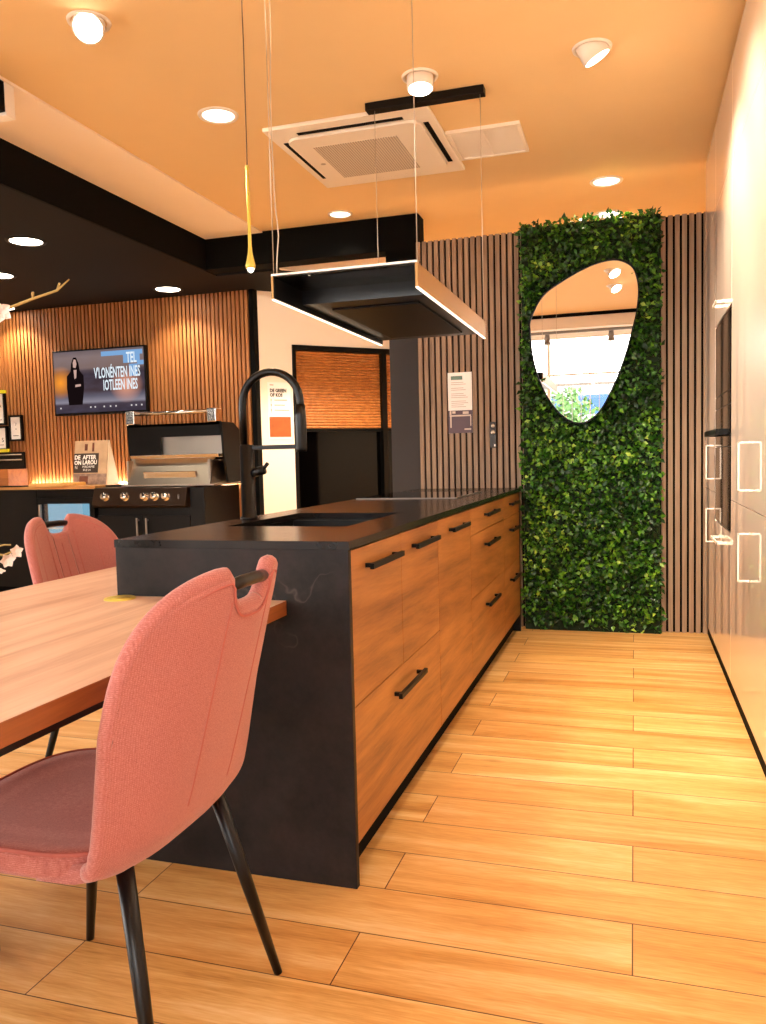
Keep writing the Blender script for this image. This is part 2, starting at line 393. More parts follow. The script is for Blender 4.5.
# outside
struct('ground_outside', MB().box(-30, 30, -40, YR-0.2, -0.3, -0.1).box(-30, XL-0.1, YR-0.2, 12, -0.3, -0.1), plain('pale_paving', '#b9b2a8', 0.9))
rl = thing('balcony_railing', 'pale metal railing outside the rear window', 'railing', (-2.5, -4.6, -0.1))
rm = MB(); x = -7.0
while x < 2.0: rm.box(x, x+0.015, -4.61, -4.59, -0.1, 2.38); x += 0.16
obj('balusters', rm, 'ceramic', rl)
obj('rail', MB().box(-7, 2, -4.62, -4.58, 2.38, 2.42), 'ceramic', rl)
hb = thing('office_building', 'pale office block with rows of blue windows, reflected in the mirror', 'building', (0, -16, -0.1))
obj('wall', B(-14, 14, -20, -16, -0.1, 3.4), plain('pale_render', '#9a9ea4', 0.8), hb)
for r_ in range(3):
    for c_ in range(14):
        x0 = -13.5+c_*1.95
        obj('window', B(x0, x0+1.6, -16.03, -15.99, 0.5+r_*0.95, 1.1+r_*0.95), plain('blue_glazing', '#1c4a86', 0.3) if (r_, c_) == (0, 0) else bpy.data.materials['blue_glazing'], hb)
tr = thing('young_tree', 'young green tree outside the rear window, reflected in the mirror', 'tree', (-1.45, -8.0, -0.1))
obj('trunk', MB().tube([(-1.45, -8, -0.1), (-1.43, -8, 1.0), (-1.45, -8.02, 2.0)], [0.06, 0.045, 0.02], 8), 'stem', tr)

def leaf_cloud(pts, nrm, size, tw=1.0):
    # pts Nx3, nrm Nx3 facing, size N; six-vertex folded leaves
    N = len(pts); n = nrm/np.linalg.norm(nrm, axis=1, keepdims=True)
    r = rng.normal(size=(N, 3)); u = np.cross(n, r); u /= np.linalg.norm(u, axis=1, keepdims=True); v = np.cross(n, u)
    L = size[:, None]; W = (size*0.33)[:, None]; h = (size*0.12)[:, None]
    P = np.stack([pts, pts+u*L*0.38+v*W+n*h, pts+u*L*0.38-v*W+n*h, pts+u*L*0.45, pts+u*L-n*h*0.9, ], axis=1)
    b = MB(); b.v = [tuple(q) for q in P.reshape(-1, 3)]
    for i in range(N):
        o = 5*i; b.f += [(o, o+3, o+1), (o, o+2, o+3), (o+1, o+3, o+4), (o+2, o+4, o+3)]
    b.sm = [True]*len(b.f); b.mi = [0]*len(b.f); return b
q = rng.normal(size=(900, 3)); q /= np.linalg.norm(q, axis=1, keepdims=True); q *= rng.random((900, 1))**0.33
obj('foliage', leaf_cloud(q*np.array([0.75, 0.7, 0.95])+np.array([-1.45, -8, 1.75]), q+rng.normal(size=(900, 3))*0.6, rng.uniform(0.1, 0.2, 900)),
    plain('tree_leaf', '#4e7a38', 0.6), tr, fix=False)

# ------------------------------------------------------------------ kitchen island
IX0, IX1, IY0, IY1 = -1.42, -0.712, 1.968, 5.33
ZT, ZU = 0.937, 0.915
sk = (-1.30, -0.875, 2.41, 3.03)     # sink opening
wt = MB()
wt.box(IX0, sk[0], IY0-0.004, IY1, ZU, ZT); wt.box(sk[1], IX1+0.004, IY0-0.004, IY1, ZU, ZT)
wt.box(sk[0], sk[1], IY0-0.004, sk[2], ZU, ZT); wt.box(sk[0], sk[1], sk[3], IY1, ZU, ZT)
tag(obj('island_worktop', wt, 'worktop'), 'thin black stone worktop of the kitchen island with a cut-out sink', 'worktop')
tag(obj('island_end_panel', B(IX0, IX1, IY0, IY0+0.022, 0, ZU), 'stone', bevel=0.0015), 'black veined stone slab closing the island end beside the dining table', 'end panel')
tag(obj('island_end_panel', B(IX0, IX1, 5.245, 5.268, 0, ZU), 'black', bevel=0.001), 'dark end panel of the island beside the slatted wall', 'end panel')
tag(obj('island_back_panel', B(IX0+0.002, IX0+0.02, IY0+0.024, 5.243, 0, ZU), 'black_cab'), 'black back panel of the island facing the barbecue corner', 'back panel')
XF = -0.714
def cab(label, y0, y1, fronts, handle_half=0.2):
    c = thing('island_cabinet', label, 'cabinet', ((IX0+IX1)/2, (y0+y1)/2, 0), 'walnut cabinets of the kitchen island')
    cb = MB().box(IX0+0.022, XF-0.022, y0+0.001, y0+0.018, 0.11, ZU-0.003); cb.box(IX0+0.022, XF-0.022, y1-0.018, y1-0.001, 0.11, ZU-0.003)
    cb.box(IX0+0.022, XF-0.022, y0+0.018, y1-0.018, 0.11, 0.128)
    obj('carcass', cb, 'black_cab', c)
    obj('plinth', B(IX0+0.03, XF-0.05, y0+0.001, y1-0.001, 0.0, 0.109), 'black_paint', c)
    for (a, b, z0, z1, hz, hh) in fronts:
        nm = 'drawer_front' if (z1-z0) < 0.42 or hz < 0.5 else 'door_front'
        d = obj(nm, B(XF-0.02, XF, a+0.0015, b-0.0015, z0+0.0015, z1-0.0015), 'walnut', c, bevel=0.0008)
        m = (a+b)/2+0.015; hh *= 0.8; h = MB()
        h.box(XF+0.020, XF+0.032, m-hh, m+hh, hz-0.008, hz+0.008)
        h.box(XF-0.001, XF+0.021, m-hh+0.02, m-hh+0.032, hz-0.006, hz+0.006); h.box(XF-0.001, XF+0.021, m+hh-0.032, m+hh-0.02, hz-0.006, hz+0.006)
        obj('handle', h, 'black', d, bevel=0.001, label='flat black bar handle')
    return c
zt = ZU-0.004
cab('walnut island cabinet next to the stone slab, two narrow fronts above one wide drawer', 1.991, 2.98,
    [(1.991, 2.472, 0.488, zt, 0.855, 0.195), (2.472, 2.98, 0.488, zt, 0.855, 0.20), (1.991, 2.98, 0.112, 0.488, 0.418, 0.20)])
cab('walnut island cabinet with a single tall door, between two drawer cabinets', 2.981, 3.618, [(2.981, 3.618, 0.112, zt, 0.857, 0.205)])
cab('wide walnut island cabinet with three drawers', 3.619, 4.60,
    [(3.619, 4.60, 0.785, zt, 0.86, 0.22), (3.619, 4.60, 0.492, 0.785, 0.712, 0.22), (3.619, 4.60, 0.112, 0.492, 0.407, 0.2)])
cab('narrow walnut three-drawer island cabinet closest to the living wall', 4.601, 5.243,
    [(4.601, 5.243, 0.785, zt, 0.86, 0.18), (4.601, 5.243, 0.492, 0.785, 0.705, 0.18), (4.601, 5.243, 0.112, 0.492, 0.405, 0.18)])

# sink
s_ = thing('sink', 'black undermount sink in the island worktop', 'sink', ((sk[0]+sk[1])/2, (sk[2]+sk[3])/2, 0.72))
bw = MB(); t_ = 0.006; z0 = 0.73
bw.box(sk[0]-t_, sk[0], sk[2]-t_, sk[3]+t_, z0, ZU-0.001); bw.box(sk[1], sk[1]+t_, sk[2]-t_, sk[3]+t_, z0, ZU-0.001)
bw.box(sk[0], sk[1], sk[2]-t_, sk[2], z0, ZU-0.001); bw.box(sk[0], sk[1], sk[3], sk[3]+t_, z0, ZU-0.001); bw.box(sk[0]-t_, sk[1]+t_, sk[2]-t_, sk[3]+t_, z0-t_, z0)
obj('basin', bw, 'black', s_)
obj('drain', MB().lathe([(0.0005, 0.004), (0.03, 0.004), (0.042, 0.002), (0.045, 0.0)], (-1.09, 2.72, z0), 24), 'steel', s_)
# cooktop
ck = thing('cooktop', 'black glass induction hob set in the island worktop', 'cooktop', (-1.13, 4.38, ZT))
obj('glass_plate', B(-1.40, -0.868, 4.03, 4.73, ZT, ZT+0.005), 'glass_black', ck, bevel=0.001)
obj('trim', MB().box(-1.402, -0.866, 4.024, 4.030, ZT, ZT+0.006).box(-0.868, -0.863, 4.024, 4.73, ZT, ZT+0.006), 'ceramic', ck, label='thin steel edge')

# faucet
fx, fy = -1.372, 2.72
fa = thing('kitchen_faucet', 'tall matt black spring-arch kitchen faucet behind the sink', 'faucet', (fx, fy, ZT))
obj('body', MB().lathe([(0.0005, 0), (0.033, 0), (0.033, 0.008), (0.0265, 0.012), (0.0265, 0.272), (0.0225, 0.276), (0.0005, 0.276)], (fx, fy, ZT), 28), 'black_satin', fa)
ar = [(fx-0.012, fy, ZT+0.27), (fx-0.012, fy, ZT+0.42)]
cx, R_ = fx+0.104, 0.115
for k in range(0, 19): a = PI - PI*k/18; ar.append((cx+R_*math.cos(a), fy, ZT+0.425+R_*0.98*math.sin(a)))
ar.append((cx+R_, fy, ZT+0.40))
obj('hose', MB().tube(ar, 0.0145, 14), 'black_satin', fa)
obj('spray_head', MB().lathe([(0.0005, 0), (0.019, 0), (0.021, 0.01), (0.021, 0.13), (0.017, 0.17), (0.0005, 0.172)], (cx+R_, fy, ZT+0.245), 20), 'black_satin', fa)
obj('holder_arm', MB().box(fx-0.02, cx+R_+0.012, fy-0.008, fy+0.008, ZT+0.256, ZT+0.272), 'black_satin', fa, bevel=0.002)
lv = obj('lever', MB().lathe([(0.0005, 0), (0.017, 0), (0.017, 0.05), (0.0005, 0.05)], (fx+0.02, fy, ZT+0.17), 18, (1, 0, 0.25)).tube([(fx+0.06, fy, ZT+0.18), (fx+0.085, fy-0.005, ZT+0.205)], 0.007, 10), 'black_satin', fa)

# ------------------------------------------------------------------ extractor hood hanging over the island
hx0, hx1, hy0, hy1, hz0, hz1 = -1.222, -0.688, 2.66, 3.945, 1.722, 1.801
hd = thing('extractor_hood', 'black and bronze extractor hood with lit lower edges, hanging from cables over the island', 'extractor hood', ((hx0+hx1)/2, (hy0+hy1)/2, hz0))
for a, b, s in ((hx0, hx0+0.008, 1), (hx1-0.008, hx1, -1)):
    sp = obj('side_plate', B(a, b, hy0, hy1, hz0, hz1), 'bronze', hd, label='bronze metal side plate')
    i0, i1 = (b, b+0.004) if s > 0 else (a-0.004, a)
    obj('lining', B(i0, i1, hy0+0.002, hy1, hz0+0.002, hz1-0.002), 'black', sp)
    obj('light_strip', B(a-0.0005, b+0.0005, hy0, hy1, hz0-0.0045, hz0), 'led', sp, label='glowing LED strip')
    obj('edge_trim', B(a, b+0.0, hy0-0.004, hy0, hz0, hz1), 'bronze', sp)
obj('front_bar', B(hx0, hx1, hy0-0.004, hy0+0.008, hz1, hz1+0.007), 'steel', hd, label='slim steel front bar')
obj('top_glass', B(hx0+0.012, hx1-0.012, hy0+0.008, hy1, hz1-0.005, hz1), 'smoked', hd, label='smoked glass top')
hb_ = obj('body', B(hx0+0.013, hx1-0.013, hy0+0.245, hy1-0.004, hz0+0.021, hz0+0.074), plain('black_hood_steel', '#0e0e11', 0.3, spec=0.4), hd)
obj('filter_panel', B(hx0+0.09, hx1-0.09, hy0+0.36, hy1-0.12, hz0+0.013, hz0+0.0205), 'black', hb_, bevel=0.002)
cn = obj('ceiling_rail', B(-1.262, -0.672, 3.905, 3.965, 2.862, ZC-0.001), 'black', hd, bevel=0.003)
cn2 = obj('ceiling_rail', B(-1.262, -0.672, 2.63, 2.69, 2.862, ZC-0.001), 'black', hd, bevel=0.003)
for (x_, y_) in ((hx0+0.004, hy1-0.02), (hx1-0.004, hy1-0.02), (hx0+0.004, hy0+0.012), (hx1-0.004, hy0+0.012)):
    obj('cable', MB().tube([(x_, y_, 2.87), (x_, y_, hz1)], 0.0016, 6), 'cable', hd)
pw = []
for k in range(24):
    t = k/23; pw.append((hx0+0.016+0.012*math.sin(t*9)*(1-t)*0.6+0.01*math.exp(-((t-0.86)/0.06)**2), hy0+0.012, 2.87+(hz1-2.87)*t))
obj('power_cable', MB().tube(pw, 0.0022, 6), 'cable', hd)

# ------------------------------------------------------------------ pendant
pn = thing('pendant_lamp', 'slim gold drop pendant lamp on a thin cord', 'pendant lamp', (-1.223, 2.5, ZC))
px_, py_ = -1.223, 2.5
obj('cord', MB().tube([(px_, py_, ZC-0.03), (px_+0.002, py_, 2.5), (px_, py_, 2.13)], 0.0019, 6), 'dark_cable', pn)
obj('canopy', MB().lathe([(0.0005, -0.03), (0.03, -0.03), (0.03, 0), (0.0005, 0)], (px_, py_, ZC-0.001), 20), 'gold', pn)
obj('shade', MB().lathe([(0.0005, 0.335), (0.0058, 0.335), (0.0058, 0.075), (0.008, 0.05), (0.013, 0.026), (0.017, 0.01), (0.016, 0.0), (0.012, 0.0), (0.0005, 0.006)], (px_, py_, 1.795), 20), 'gold', pn)
obj('bulb', MB().lathe([(0.013, 0.0), (0.009, -0.012), (0.0005, -0.018)], (px_, py_, 1.797), 14), 'lamp_soft', pn)

# ------------------------------------------------------------------ dining table with notch around the island
tz0, tz1 = 0.736, 0.777
tb = thing('dining_table', 'walnut dining table butting against the stone end of the island', 'table', (-1.36, 1.1, 0))
poly = [(-1.825, -0.55), (-0.89, -0.55), (-0.89, IY0-0.002), (IX0-0.003, IY0-0.002), (IX0-0.003, 2.62), (-1.825, 2.62)]
tt = MB().prism(poly, 'z', tz0+0.001, tz1)
for i, f in enumerate(tt.f): tt.mi[i] = 0 if len(f) > 4 else 1
obj('tabletop', tt, ['table', 'table_edge'], tb, bevel=0.002)
ap = MB().frame('xy', -1.78, -0.925, -0.48, 1.90, tz0-0.026, tz0+0.001, 0.025)
obj('apron', ap, 'leg', tb, label='black recessed underframe')
for yy in (1.40, -0.25):
    obj('leg', MB().box(-1.66, -1.445, yy, yy+0.09, 0, tz0-0.026), 'leg', tb, bevel=0.004)
og = thing('table_outlet', 'round brass outlet cover let into the tabletop near the stone slab', 'socket', (-1.372, 1.912, tz1))
obj('ring', MB().lathe([(0.030, 0.003), (0.036, 0.0045), (0.042, 0.004), (0.0435, 0.0)], (-1.372, 1.912, tz1), 32), 'gold', og)
obj('lid', MB().lathe([(0.0005, 0.003), (0.030, 0.003), (0.030, 0.0)], (-1.372, 1.912, tz1), 32), 'gold', og)

# ------------------------------------------------------------------ dining chairs (local: +x is the way the sitter faces)
def ztop(y):
    a = min(1.0, abs(y)/0.25); z = 0.70+0.252*(max(0.0, 1-a**3.3))**(1/3.3)
    n = max(0.0, 1-(abs(y)/0.080)**3.4)
    return z-0.072*n**0.6
BK = [(-0.02, 0.425), (-0.10, 0.428), (-0.165, 0.445), (-0.203, 0.487), (-0.222, 0.55), (-0.245, 0.64), (-0.275, 0.76), (-0.305, 0.88), (-0.325, 0.97)]
def bk_x(z):
    for (x0, z0), (x1, z1) in zip(BK[3:], BK[4:]):
        if z <= z1: return x0+(x1-x0)*(z-z0)/(z1-z0)
    return BK[-1][0]
def back_pt(u, t):
    y = 0.25*t
    if u < 0.25:
        k = u/0.25*3; i = min(2, int(k)); f = k-i
        x = BK[i][0]+(BK[i+1][0]-BK[i][0])*f; z = BK[i][1]+(BK[i+1][1]-BK[i][1])*f
        wr_ = (u/0.25)**2
        z += 0.02*abs(t)**4
        return (x+0.042*wr_*abs(t)**2.8, y*(0.93+0.07*wr_), z)
    f = (u-0.25)/0.75; z0 = BK[3][1]+0.02*abs(t)**4; zt_ = ztop(y); z = z0+(zt_-z0)*f
    w = 0.042+0.037*min(1, max(0, (z-0.49)/0.22))
    w *= 1.0 + 0.12*max(0, (z-0.74)/0.22); ex = 2.8-0.7*min(1, max(0, (z-0.55)/0.3))
    return (bk_x(z)-0.016*min(1, max(0, (z-0.5)/0.4))+w*abs(t)**ex, y, z)
def chair(label, loc, rotz):
    c = thing('dining_chair', label, 'chair', loc, 'coral upholstered dining chairs', rotz)
    ts = sorted(set([math.sin(PI/2*k/26) for k in range(-26, 27)] + [k*0.0225 for k in range(-14, 15)]))
    us = [k/44 for k in range(45)]
    b = MB().grid(back_pt, us, ts)
    bo = obj('backrest', b, 'fabric', c, local=True, fix=False)
    md = bo.modifiers.new('thick', 'SOLIDIFY'); md.thickness = 0.032; md.offset = 0.0
    rim = [back_pt(u, -1) for u in us[6:-1]] + [back_pt(1, t) for t in ts] + [back_pt(u, 1) for u in reversed(us[6:-1])]
    obj('edge_roll', MB().tube(rim, 0.0165, 12), 'fabric', bo, local=True, label='rounded upholstered rim')
    rim2 = [(p[0]+0.0155, p[1]*0.975, p[2]-0.012) for p in rim[14:-14]]
    rim3 = [(p[0]-0.0158, p[1]*0.95, p[2]-0.014) for p in rim[52:-52]]
    obj('piping', MB().tube(rim2, 0.0035, 8), 'welt', bo, local=True)
    obj('piping', MB().tube(rim3, 0.0025, 8), 'welt', bo, local=True)
    sm = MB()
    for y in (-0.165, -0.075, 0.0, 0.075, 0.165):
        t = y/0.25
        sm.tube([(lambda q: (q[0]+0.0165, q[1], q[2]))(back_pt(0.3+0.66*k/20, t)) for k in range(21)], 0.0022, 6)
        if abs(y) in (0.075,): sm.tube([(lambda q: (q[0]-0.0165, q[1], q[2]))(back_pt(0.3+0.66*k/20, t)) for k in range(21)], 0.0018, 6)
    obj('seam', sm, 'welt', bo, local=True)
    # seat cushion: rounded slab
    def edge(a):
        ca, sa = math.cos(a), math.sin(a); e = 2/3.6
        return (0.055+0.235*math.copysign(abs(ca)**e, ca), 0.243*math.copysign(abs(sa)**e, sa))
    N = 64; prof = [(0.0, 0.478), (0.55, 0.476), (0.85, 0.480), (0.95, 0.482), (0.985, 0.478), (1.0, 0.468), (1.0, 0.445), (0.985, 0.434), (0.93, 0.43), (0.0, 0.428)]
    st = MB(); vs = []; fs = []
    for (r, z) in prof:
        for k in range(N):
            ex, ey = edge(2*PI*k/N); rr = max(r, 0.001); vs.append((0.04+(ex-0.04)*rr, ey*rr, z))
    for i in range(len(prof)-1):
        for k in range(N): fs.append((i*N+k, i*N+(k+1) % N, (i+1)*N+(k+1) % N, (i+1)*N+k))
    st.add(vs, fs, True); so = obj('seat', st, 'fabric', c, local=True)
    pp = [(0.04+(edge(2*PI*k/N)[0]-0.04)*0.985, edge(2*PI*k/N)[1]*0.985, 0.479) for k in range(N+1)]
    obj('piping', MB().tube(pp, 0.0042, 8, cap=False), 'welt', so, local=True)
    obj('handle', MB().tube([(-0.326, -0.080, 0.928), (-0.332, -0.03, 0.931), (-0.332, 0.03, 0.931), (-0.326, 0.080, 0.928)], 0.012, 14), 'leg', c, local=True, label='black metal grab bar in the notch')
    for sx, sy in ((-1, -1), (-1, 1), (1, -1), (1, 1)):
        top = (-0.150 if sx < 0 else 0.16, sy*0.165, 0.435); tip = (sx*0.25, sy*0.235, 0.0)
        mid = tuple((a+b_)/2 for a, b_ in zip(top, tip))
        obj('leg', MB().tube([top, mid, tip], [0.0165, 0.014, 0.0095], 16), 'leg', c, local=True, label='tapered black steel leg')
    return c
ch = chair('coral upholstered dining chair in front, seen from behind at the table corner', (-1.02, 1.355, 0), PI)
dup(ch, (-1.79, 2.565, 0), 0.0, 'coral upholstered dining chair across the table, its channelled backrest facing us')

# flower arrangement standing on the table, its tips reaching into view
vz = thing('flower_vase', 'vase of white blossom branches on the dining table', 'vase', (-1.62, 1.50, tz1))
obj('vase', MB().lathe([(0.0005, 0), (0.06, 0), (0.075, 0.05), (0.06, 0.16), (0.035, 0.21), (0.04, 0.23), (0.032, 0.23), (0.03, 0.2), (0.0005, 0.02)], (-1.62, 1.50, tz1), 24), 'ceramic', vz)
def blossom(c, r, mt, par, k=5, axis=(0.5, -0.8, 0.3)):
    b = MB(); ax = Vector(axis).normalized(); q = Vector((0, 0, 1)).rotation_difference(ax); c = Vector(c)
    for i in range(k):
        a = 2*PI*i/k + random.random()*0.3
        d = q @ Vector((math.cos(a), math.sin(a), 0.55)); e = q @ Vector((-math.sin(a), math.cos(a), 0)); n = q @ Vector((0, 0, 1))
        f = lambda u, v: tuple(c + d*(r*u) + e*(r*0.45*v*math.sin(PI*min(1, 0.15+u*0.85))) + n*(r*0.25*(v*v-u*u*0.6)))
        b.grid(f, [0.02, 0.3, 0.6, 0.85, 1.0], [-1, -0.5, 0, 0.5, 1])
    return obj('blossom', b, mt, par, fix=False)
br1 = [(-1.62, 1.50, 0.95), (-1.63, 1.50, 1.25), (-1.54, 1.54, 1.45), (-1.44, 1.58, 1.515), (-1.34, 1.59, 1.542), (-1.28, 1.60, 1.558), (-1.245, 1.6, 1.58)]
b1 = obj('branch', MB().tube(br1, [0.005, 0.005, 0.0045, 0.004, 0.0032, 0.0028, 0.0014], 8).tube([br1[4], (-1.335, 1.585, 1.556)], 0.003, 6).tube([br1[5], (-1.272, 1.60, 1.574)], 0.0025, 6).tube([br1[3], (-1.425, 1.58, 1.528)], 0.003, 6), 'stem', vz)
blossom((-1.415, 1.57, 1.515), 0.026, 'petal', b1, 5, (0.6, -0.8, -0.2)); blossom((-1.452, 1.575, 1.522), 0.03, 'petal', b1, 6, (0.2, -0.9, 0.3)); blossom((-1.425, 1.565, 1.513), 0.012, 'petal_pink', b1, 5, (0.6, -0.8, 0.1))
br2 = [(-1.62, 1.50, 0.95), (-1.58, 1.53, 1.0), (-1.52, 1.57, 0.95), (-1.475, 1.60, 0.936), (-1.45, 1.60, 0.945)]
b2 = obj('branch', MB().tube(br2, [0.004, 0.004, 0.0035, 0.003, 0.002], 8).tube([br2[3], (-1.455, 1.6, 0.930)], 0.002, 6).tube([br2[2], (-1.47, 1.6, 0.962), (-1.452, 1.6, 0.962)], 0.0022, 6), 'stem', vz)
blossom((-1.44, 1.6, 0.946), 0.017, 'petal', b2, 5, (0.9, -0.4, 0)); blossom((-1.462, 1.595, 0.928), 0.019, 'petal', b2, 6, (0.8, -0.5, -0.3)); blossom((-1.483, 1.595, 0.905), 0.014, 'petal', b2, 5, (0.2, -0.5, -0.8))

# ------------------------------------------------------------------ living wall and mirror
mir = [(-0.625, 1.93), (-0.62, 2.008), (-0.545, 2.143), (-0.412, 2.232), (-0.259, 2.302), (-0.15, 2.326), (-0.075, 2.318), (-0.01, 2.275), (0.018, 2.20), (0.025, 2.12),
       (0.012, 2.00), (-0.012, 1.90), (-0.05, 1.76), (-0.10, 1.62), (-0.155, 1.50), (-0.21, 1.41), (-0.27, 1.36), (-0.327, 1.345), (-0.39, 1.365), (-0.46, 1.425), (-0.525, 1.52), (-0.58, 1.65), (-0.612, 1.78)]
def smooth_closed(pts, k=6):
    n = len(pts); o = []
    for i in range(n):
        p0, p1, p2, p3 = [np.array(pts[(i+j-1) % n]) for j in range(4)]
        for s in range(k):
            t = s/k; o.append(tuple(0.5*((2*p1)+(-p0+p2)*t+(2*p0-5*p1+4*p2-p3)*t*t+(-p0+3*p1-3*p2+p3)*t**3)))
    return o
mo = smooth_closed(mir)
mr = thing('wall_mirror', 'pebble-shaped mirror with thin black rim hung on the living wall', 'mirror', (-0.3, 5.25, 1.35))
obj('mirror_glass', MB().prism(mo, 'y', 5.245, 5.255), 'mirror', mr)
cxm, czm = sum(p[0] for p in mo)/len(mo), sum(p[1] for p in mo)/len(mo)
ro = [(p[0]+(p[0]-cxm)*0.028, p[1]+(p[1]-czm)*0.02) for p in mo]
rb = MB(); n = len(mo); vs = [(p[0], y, p[1]) for y in (5.238, 5.285) for p in mo] + [(p[0], y, p[1]) for y in (5.238, 5.285) for p in ro]
fs = []
for i in range(n):
    j = (i+1) % n; fs += [(i, j, 2*n+j, 2*n+i), (2*n+i, 2*n+j, 3*n+j, 3*n+i), (n+i, n+j, j, i), (n+i, 3*n+i, 3*n+j, n+j)]
obj('frame', rb.add(vs, fs), 'black', mr)
lw = thing('living_wall', 'tall green living wall panel of leafy plants around the mirror', 'plant wall', (-0.26, 5.38, 0))
obj('backing', B(-0.69, 0.155, 5.325, 5.387, 0.0, 2.60), 'moss', lw)
def inside(x, z, P):
    c = np.zeros(len(x), bool); n = len(P)
    for i in range(n):
        x1, z1 = P[i]; x2, z2 = P[(i+1) % n]
        c ^= ((z1 > z) != (z2 > z)) & (x < (x2-x1)*(z-z1)/(z2-z1+1e-12)+x1)
    return c
N = 13000
lx = rng.uniform(-0.70, 0.163, N); lz = rng.uniform(0.01, 2.63, N)
clump = np.sin(lx*23+np.sin(lz*9)*2)*np.cos(lz*19+np.cos(lx*13)*2)
ly = 5.318-0.032*rng.random(N)**0.7-0.045*np.clip(clump, 0, 1)
ed = np.maximum(np.abs((lx+0.268)/0.447)**10, ((lz-1.32)/1.31)**14); ly += 0.05*np.clip(ed, 0, 1)
keep = ~inside(lx, lz, [(p[0]*0.97+cxm*0.03, p[1]*0.985+czm*0.015) for p in ro])
lx, ly, lz = lx[keep], ly[keep], lz[keep]
nr = rng.normal(size=(len(lx), 3))*0.75+np.array([0, -0.8, 0.35])
sz = rng.uniform(0.022, 0.046, len(lx))
obj('foliage', leaf_cloud(np.stack([lx, ly, lz], 1), nr, sz), 'leaf', lw, fix=False, kind='stuff')

# sheet and controller on the slatted wall
def sheet_xz(x0, z0, y):   # local (u right, v up) on a wall facing the room
    return lambda u, v: (x0+u, y, z0+v)
ps = thing('information_sheet', 'tall white printed information sheet on the slatted wall', 'sheet', (-1.118, 5.386, 1.31))
obj('paper', B(-1.20, -1.036, 5.383, 5.3885, 1.308, 1.714), 'paper', ps)
obj('photo', MB().box(-1.20, -1.036, 5.381, 5.383, 1.308, 1.46), plain('aubergine_print', '#5b4750', 0.5), ps)
pm = MB()
for (a, b, c, d) in ((-1.19, -1.178, 1.432, 1.458), (-1.172, -1.15, 1.44, 1.456), (-1.10, -1.06, 1.435, 1.452), (-1.19, -1.045, 1.420, 1.430), (-1.187, -1.178, 1.345, 1.42), (-1.05, -1.043, 1.355, 1.42), (-1.09, -1.045, 1.328, 1.338)): pm.box(a, b, 5.3795, 5.381, c, d)
obj('print', pm, plain('pale_print', '#d8c4b4', 0.6), ps)
obj('logo', B(-1.178, -1.10, 5.381, 5.383, 1.665, 1.69), plain('green_print', '#6f8a7c', 0.6), ps)
lm = MB()
for k in range(14):
    z = 1.645-k*0.0125
    if k not in (2, 5, 9): lm.box(-1.178, -1.178+0.085+0.03*((k*7) % 3)/2, 5.382, 5.383, z, z+0.004)
obj('text_lines', lm, plain('faint_print', '#cdbfb6', 0.6), ps)
kc = thing('wall_controller', 'slim dark grey wall controller with two round buttons beside the living wall', 'switch', (-0.897, 5.386, 1.20))
obj('plate', B(-0.918, -0.876, 5.372, 5.387, 1.203, 1.375), plain('dark_grey_plastic', '#3c3836', 0.45), kc, bevel=0.003)
obj('button', MB().lathe([(0.0005, 0.006), (0.011, 0.006), (0.013, 0)], (-0.897, 5.372, 1.348), 16, (0, -1, 0)), 'steel', kc)
obj('button', MB().lathe([(0.0005, 0.006), (0.013, 0.006), (0.015, 0)], (-0.897, 5.372, 1.305), 16, (0, -1, 0)), 'steel', kc)
obj('indicator', B(-0.89, -0.881, 5.370, 5.372, 1.212, 1.226), 'white_plastic', kc)

# ------------------------------------------------------------------ glossy tall cabinets on the right
CX = 0.42
def vhandle(par, y, z0, z1):
    h = MB().box(CX-0.042, CX-0.036, y-0.006, y+0.006, z0, z1)
    h.box(CX-0.042, CX+0.001, y-0.006, y+0.006, z0, z0+0.007); h.box(CX-0.042, CX+0.001, y-0.006, y+0.006, z1-0.007, z1)
    obj('handle', h, 'white_metal', par, bevel=0.001, label='pale square bar handle')
def hhandle(par, y0, y1, z):
    h = MB().box(CX-0.042, CX-0.034, y0, y1, z-0.007, z+0.007)
    h.box(CX-0.042, CX+0.001, y0, y0+0.01, z-0.007, z+0.007); h.box(CX-0.042, CX+0.001, y1-0.01, y1, z-0.007, z+0.007)
    obj('handle', h, 'white_metal', par, bevel=0.001, label='pale square bar handle')
def tall(label, y0, y1, hy, oven=False):
    c = thing('tall_cabinet', label, 'cabinet', (0.74, (y0+y1)/2, 0), 'glossy cream tall cabinets')
    cb = MB(); X0, X1 = CX+0.021, 1.06
    cb.box(X0, X1, y0+0.001, y0+0.018, 0.085, 2.885); cb.box(X0, X1, y1-0.018, y1-0.001, 0.085, 2.885); cb.box(X1-0.02, X1, y0+0.018, y1-0.018, 0.085, 2.885)
    for z in (0.085, 0.912, 2.42, 2.867): cb.box(X0, X1-0.02, y0+0.018, y1-0.018, z, z+0.018)
    obj('carcass', cb, 'gloss', c)
    obj('plinth', B(CX+0.016, 1.0, y0+0.001, y1-0.001, 0, 0.085), 'black_paint', c)
    a, b = y0+0.0015, y1-0.0015
    def fr(z0, z1, nm='door'): return obj(nm, B(CX, CX+0.02, a, b, z0+0.0015, z1-0.0015), 'gloss', c, bevel=0.001)
    fr(2.432, 2.885)
    if not oven:
        vhandle(fr(0.922, 2.432), hy, 0.99, 1.18); vhandle(fr(0.086, 0.922), hy, 0.64, 0.83)
    else:
        hhandle(fr(1.806, 2.432), (a+b)/2-0.08, (a+b)/2+0.08, 1.87); hhandle(fr(0.086, 0.77, 'drawer'), (a+b)/2-0.16, (a+b)/2+0.16, 0.70)
    return c
tall('glossy cream tall cabinet beside the slatted wall, past the oven', 4.745, 5.384, 4.82)
tall('glossy cream tall cabinet that houses the black built-in ovens', 3.98, 4.744, 0, True)
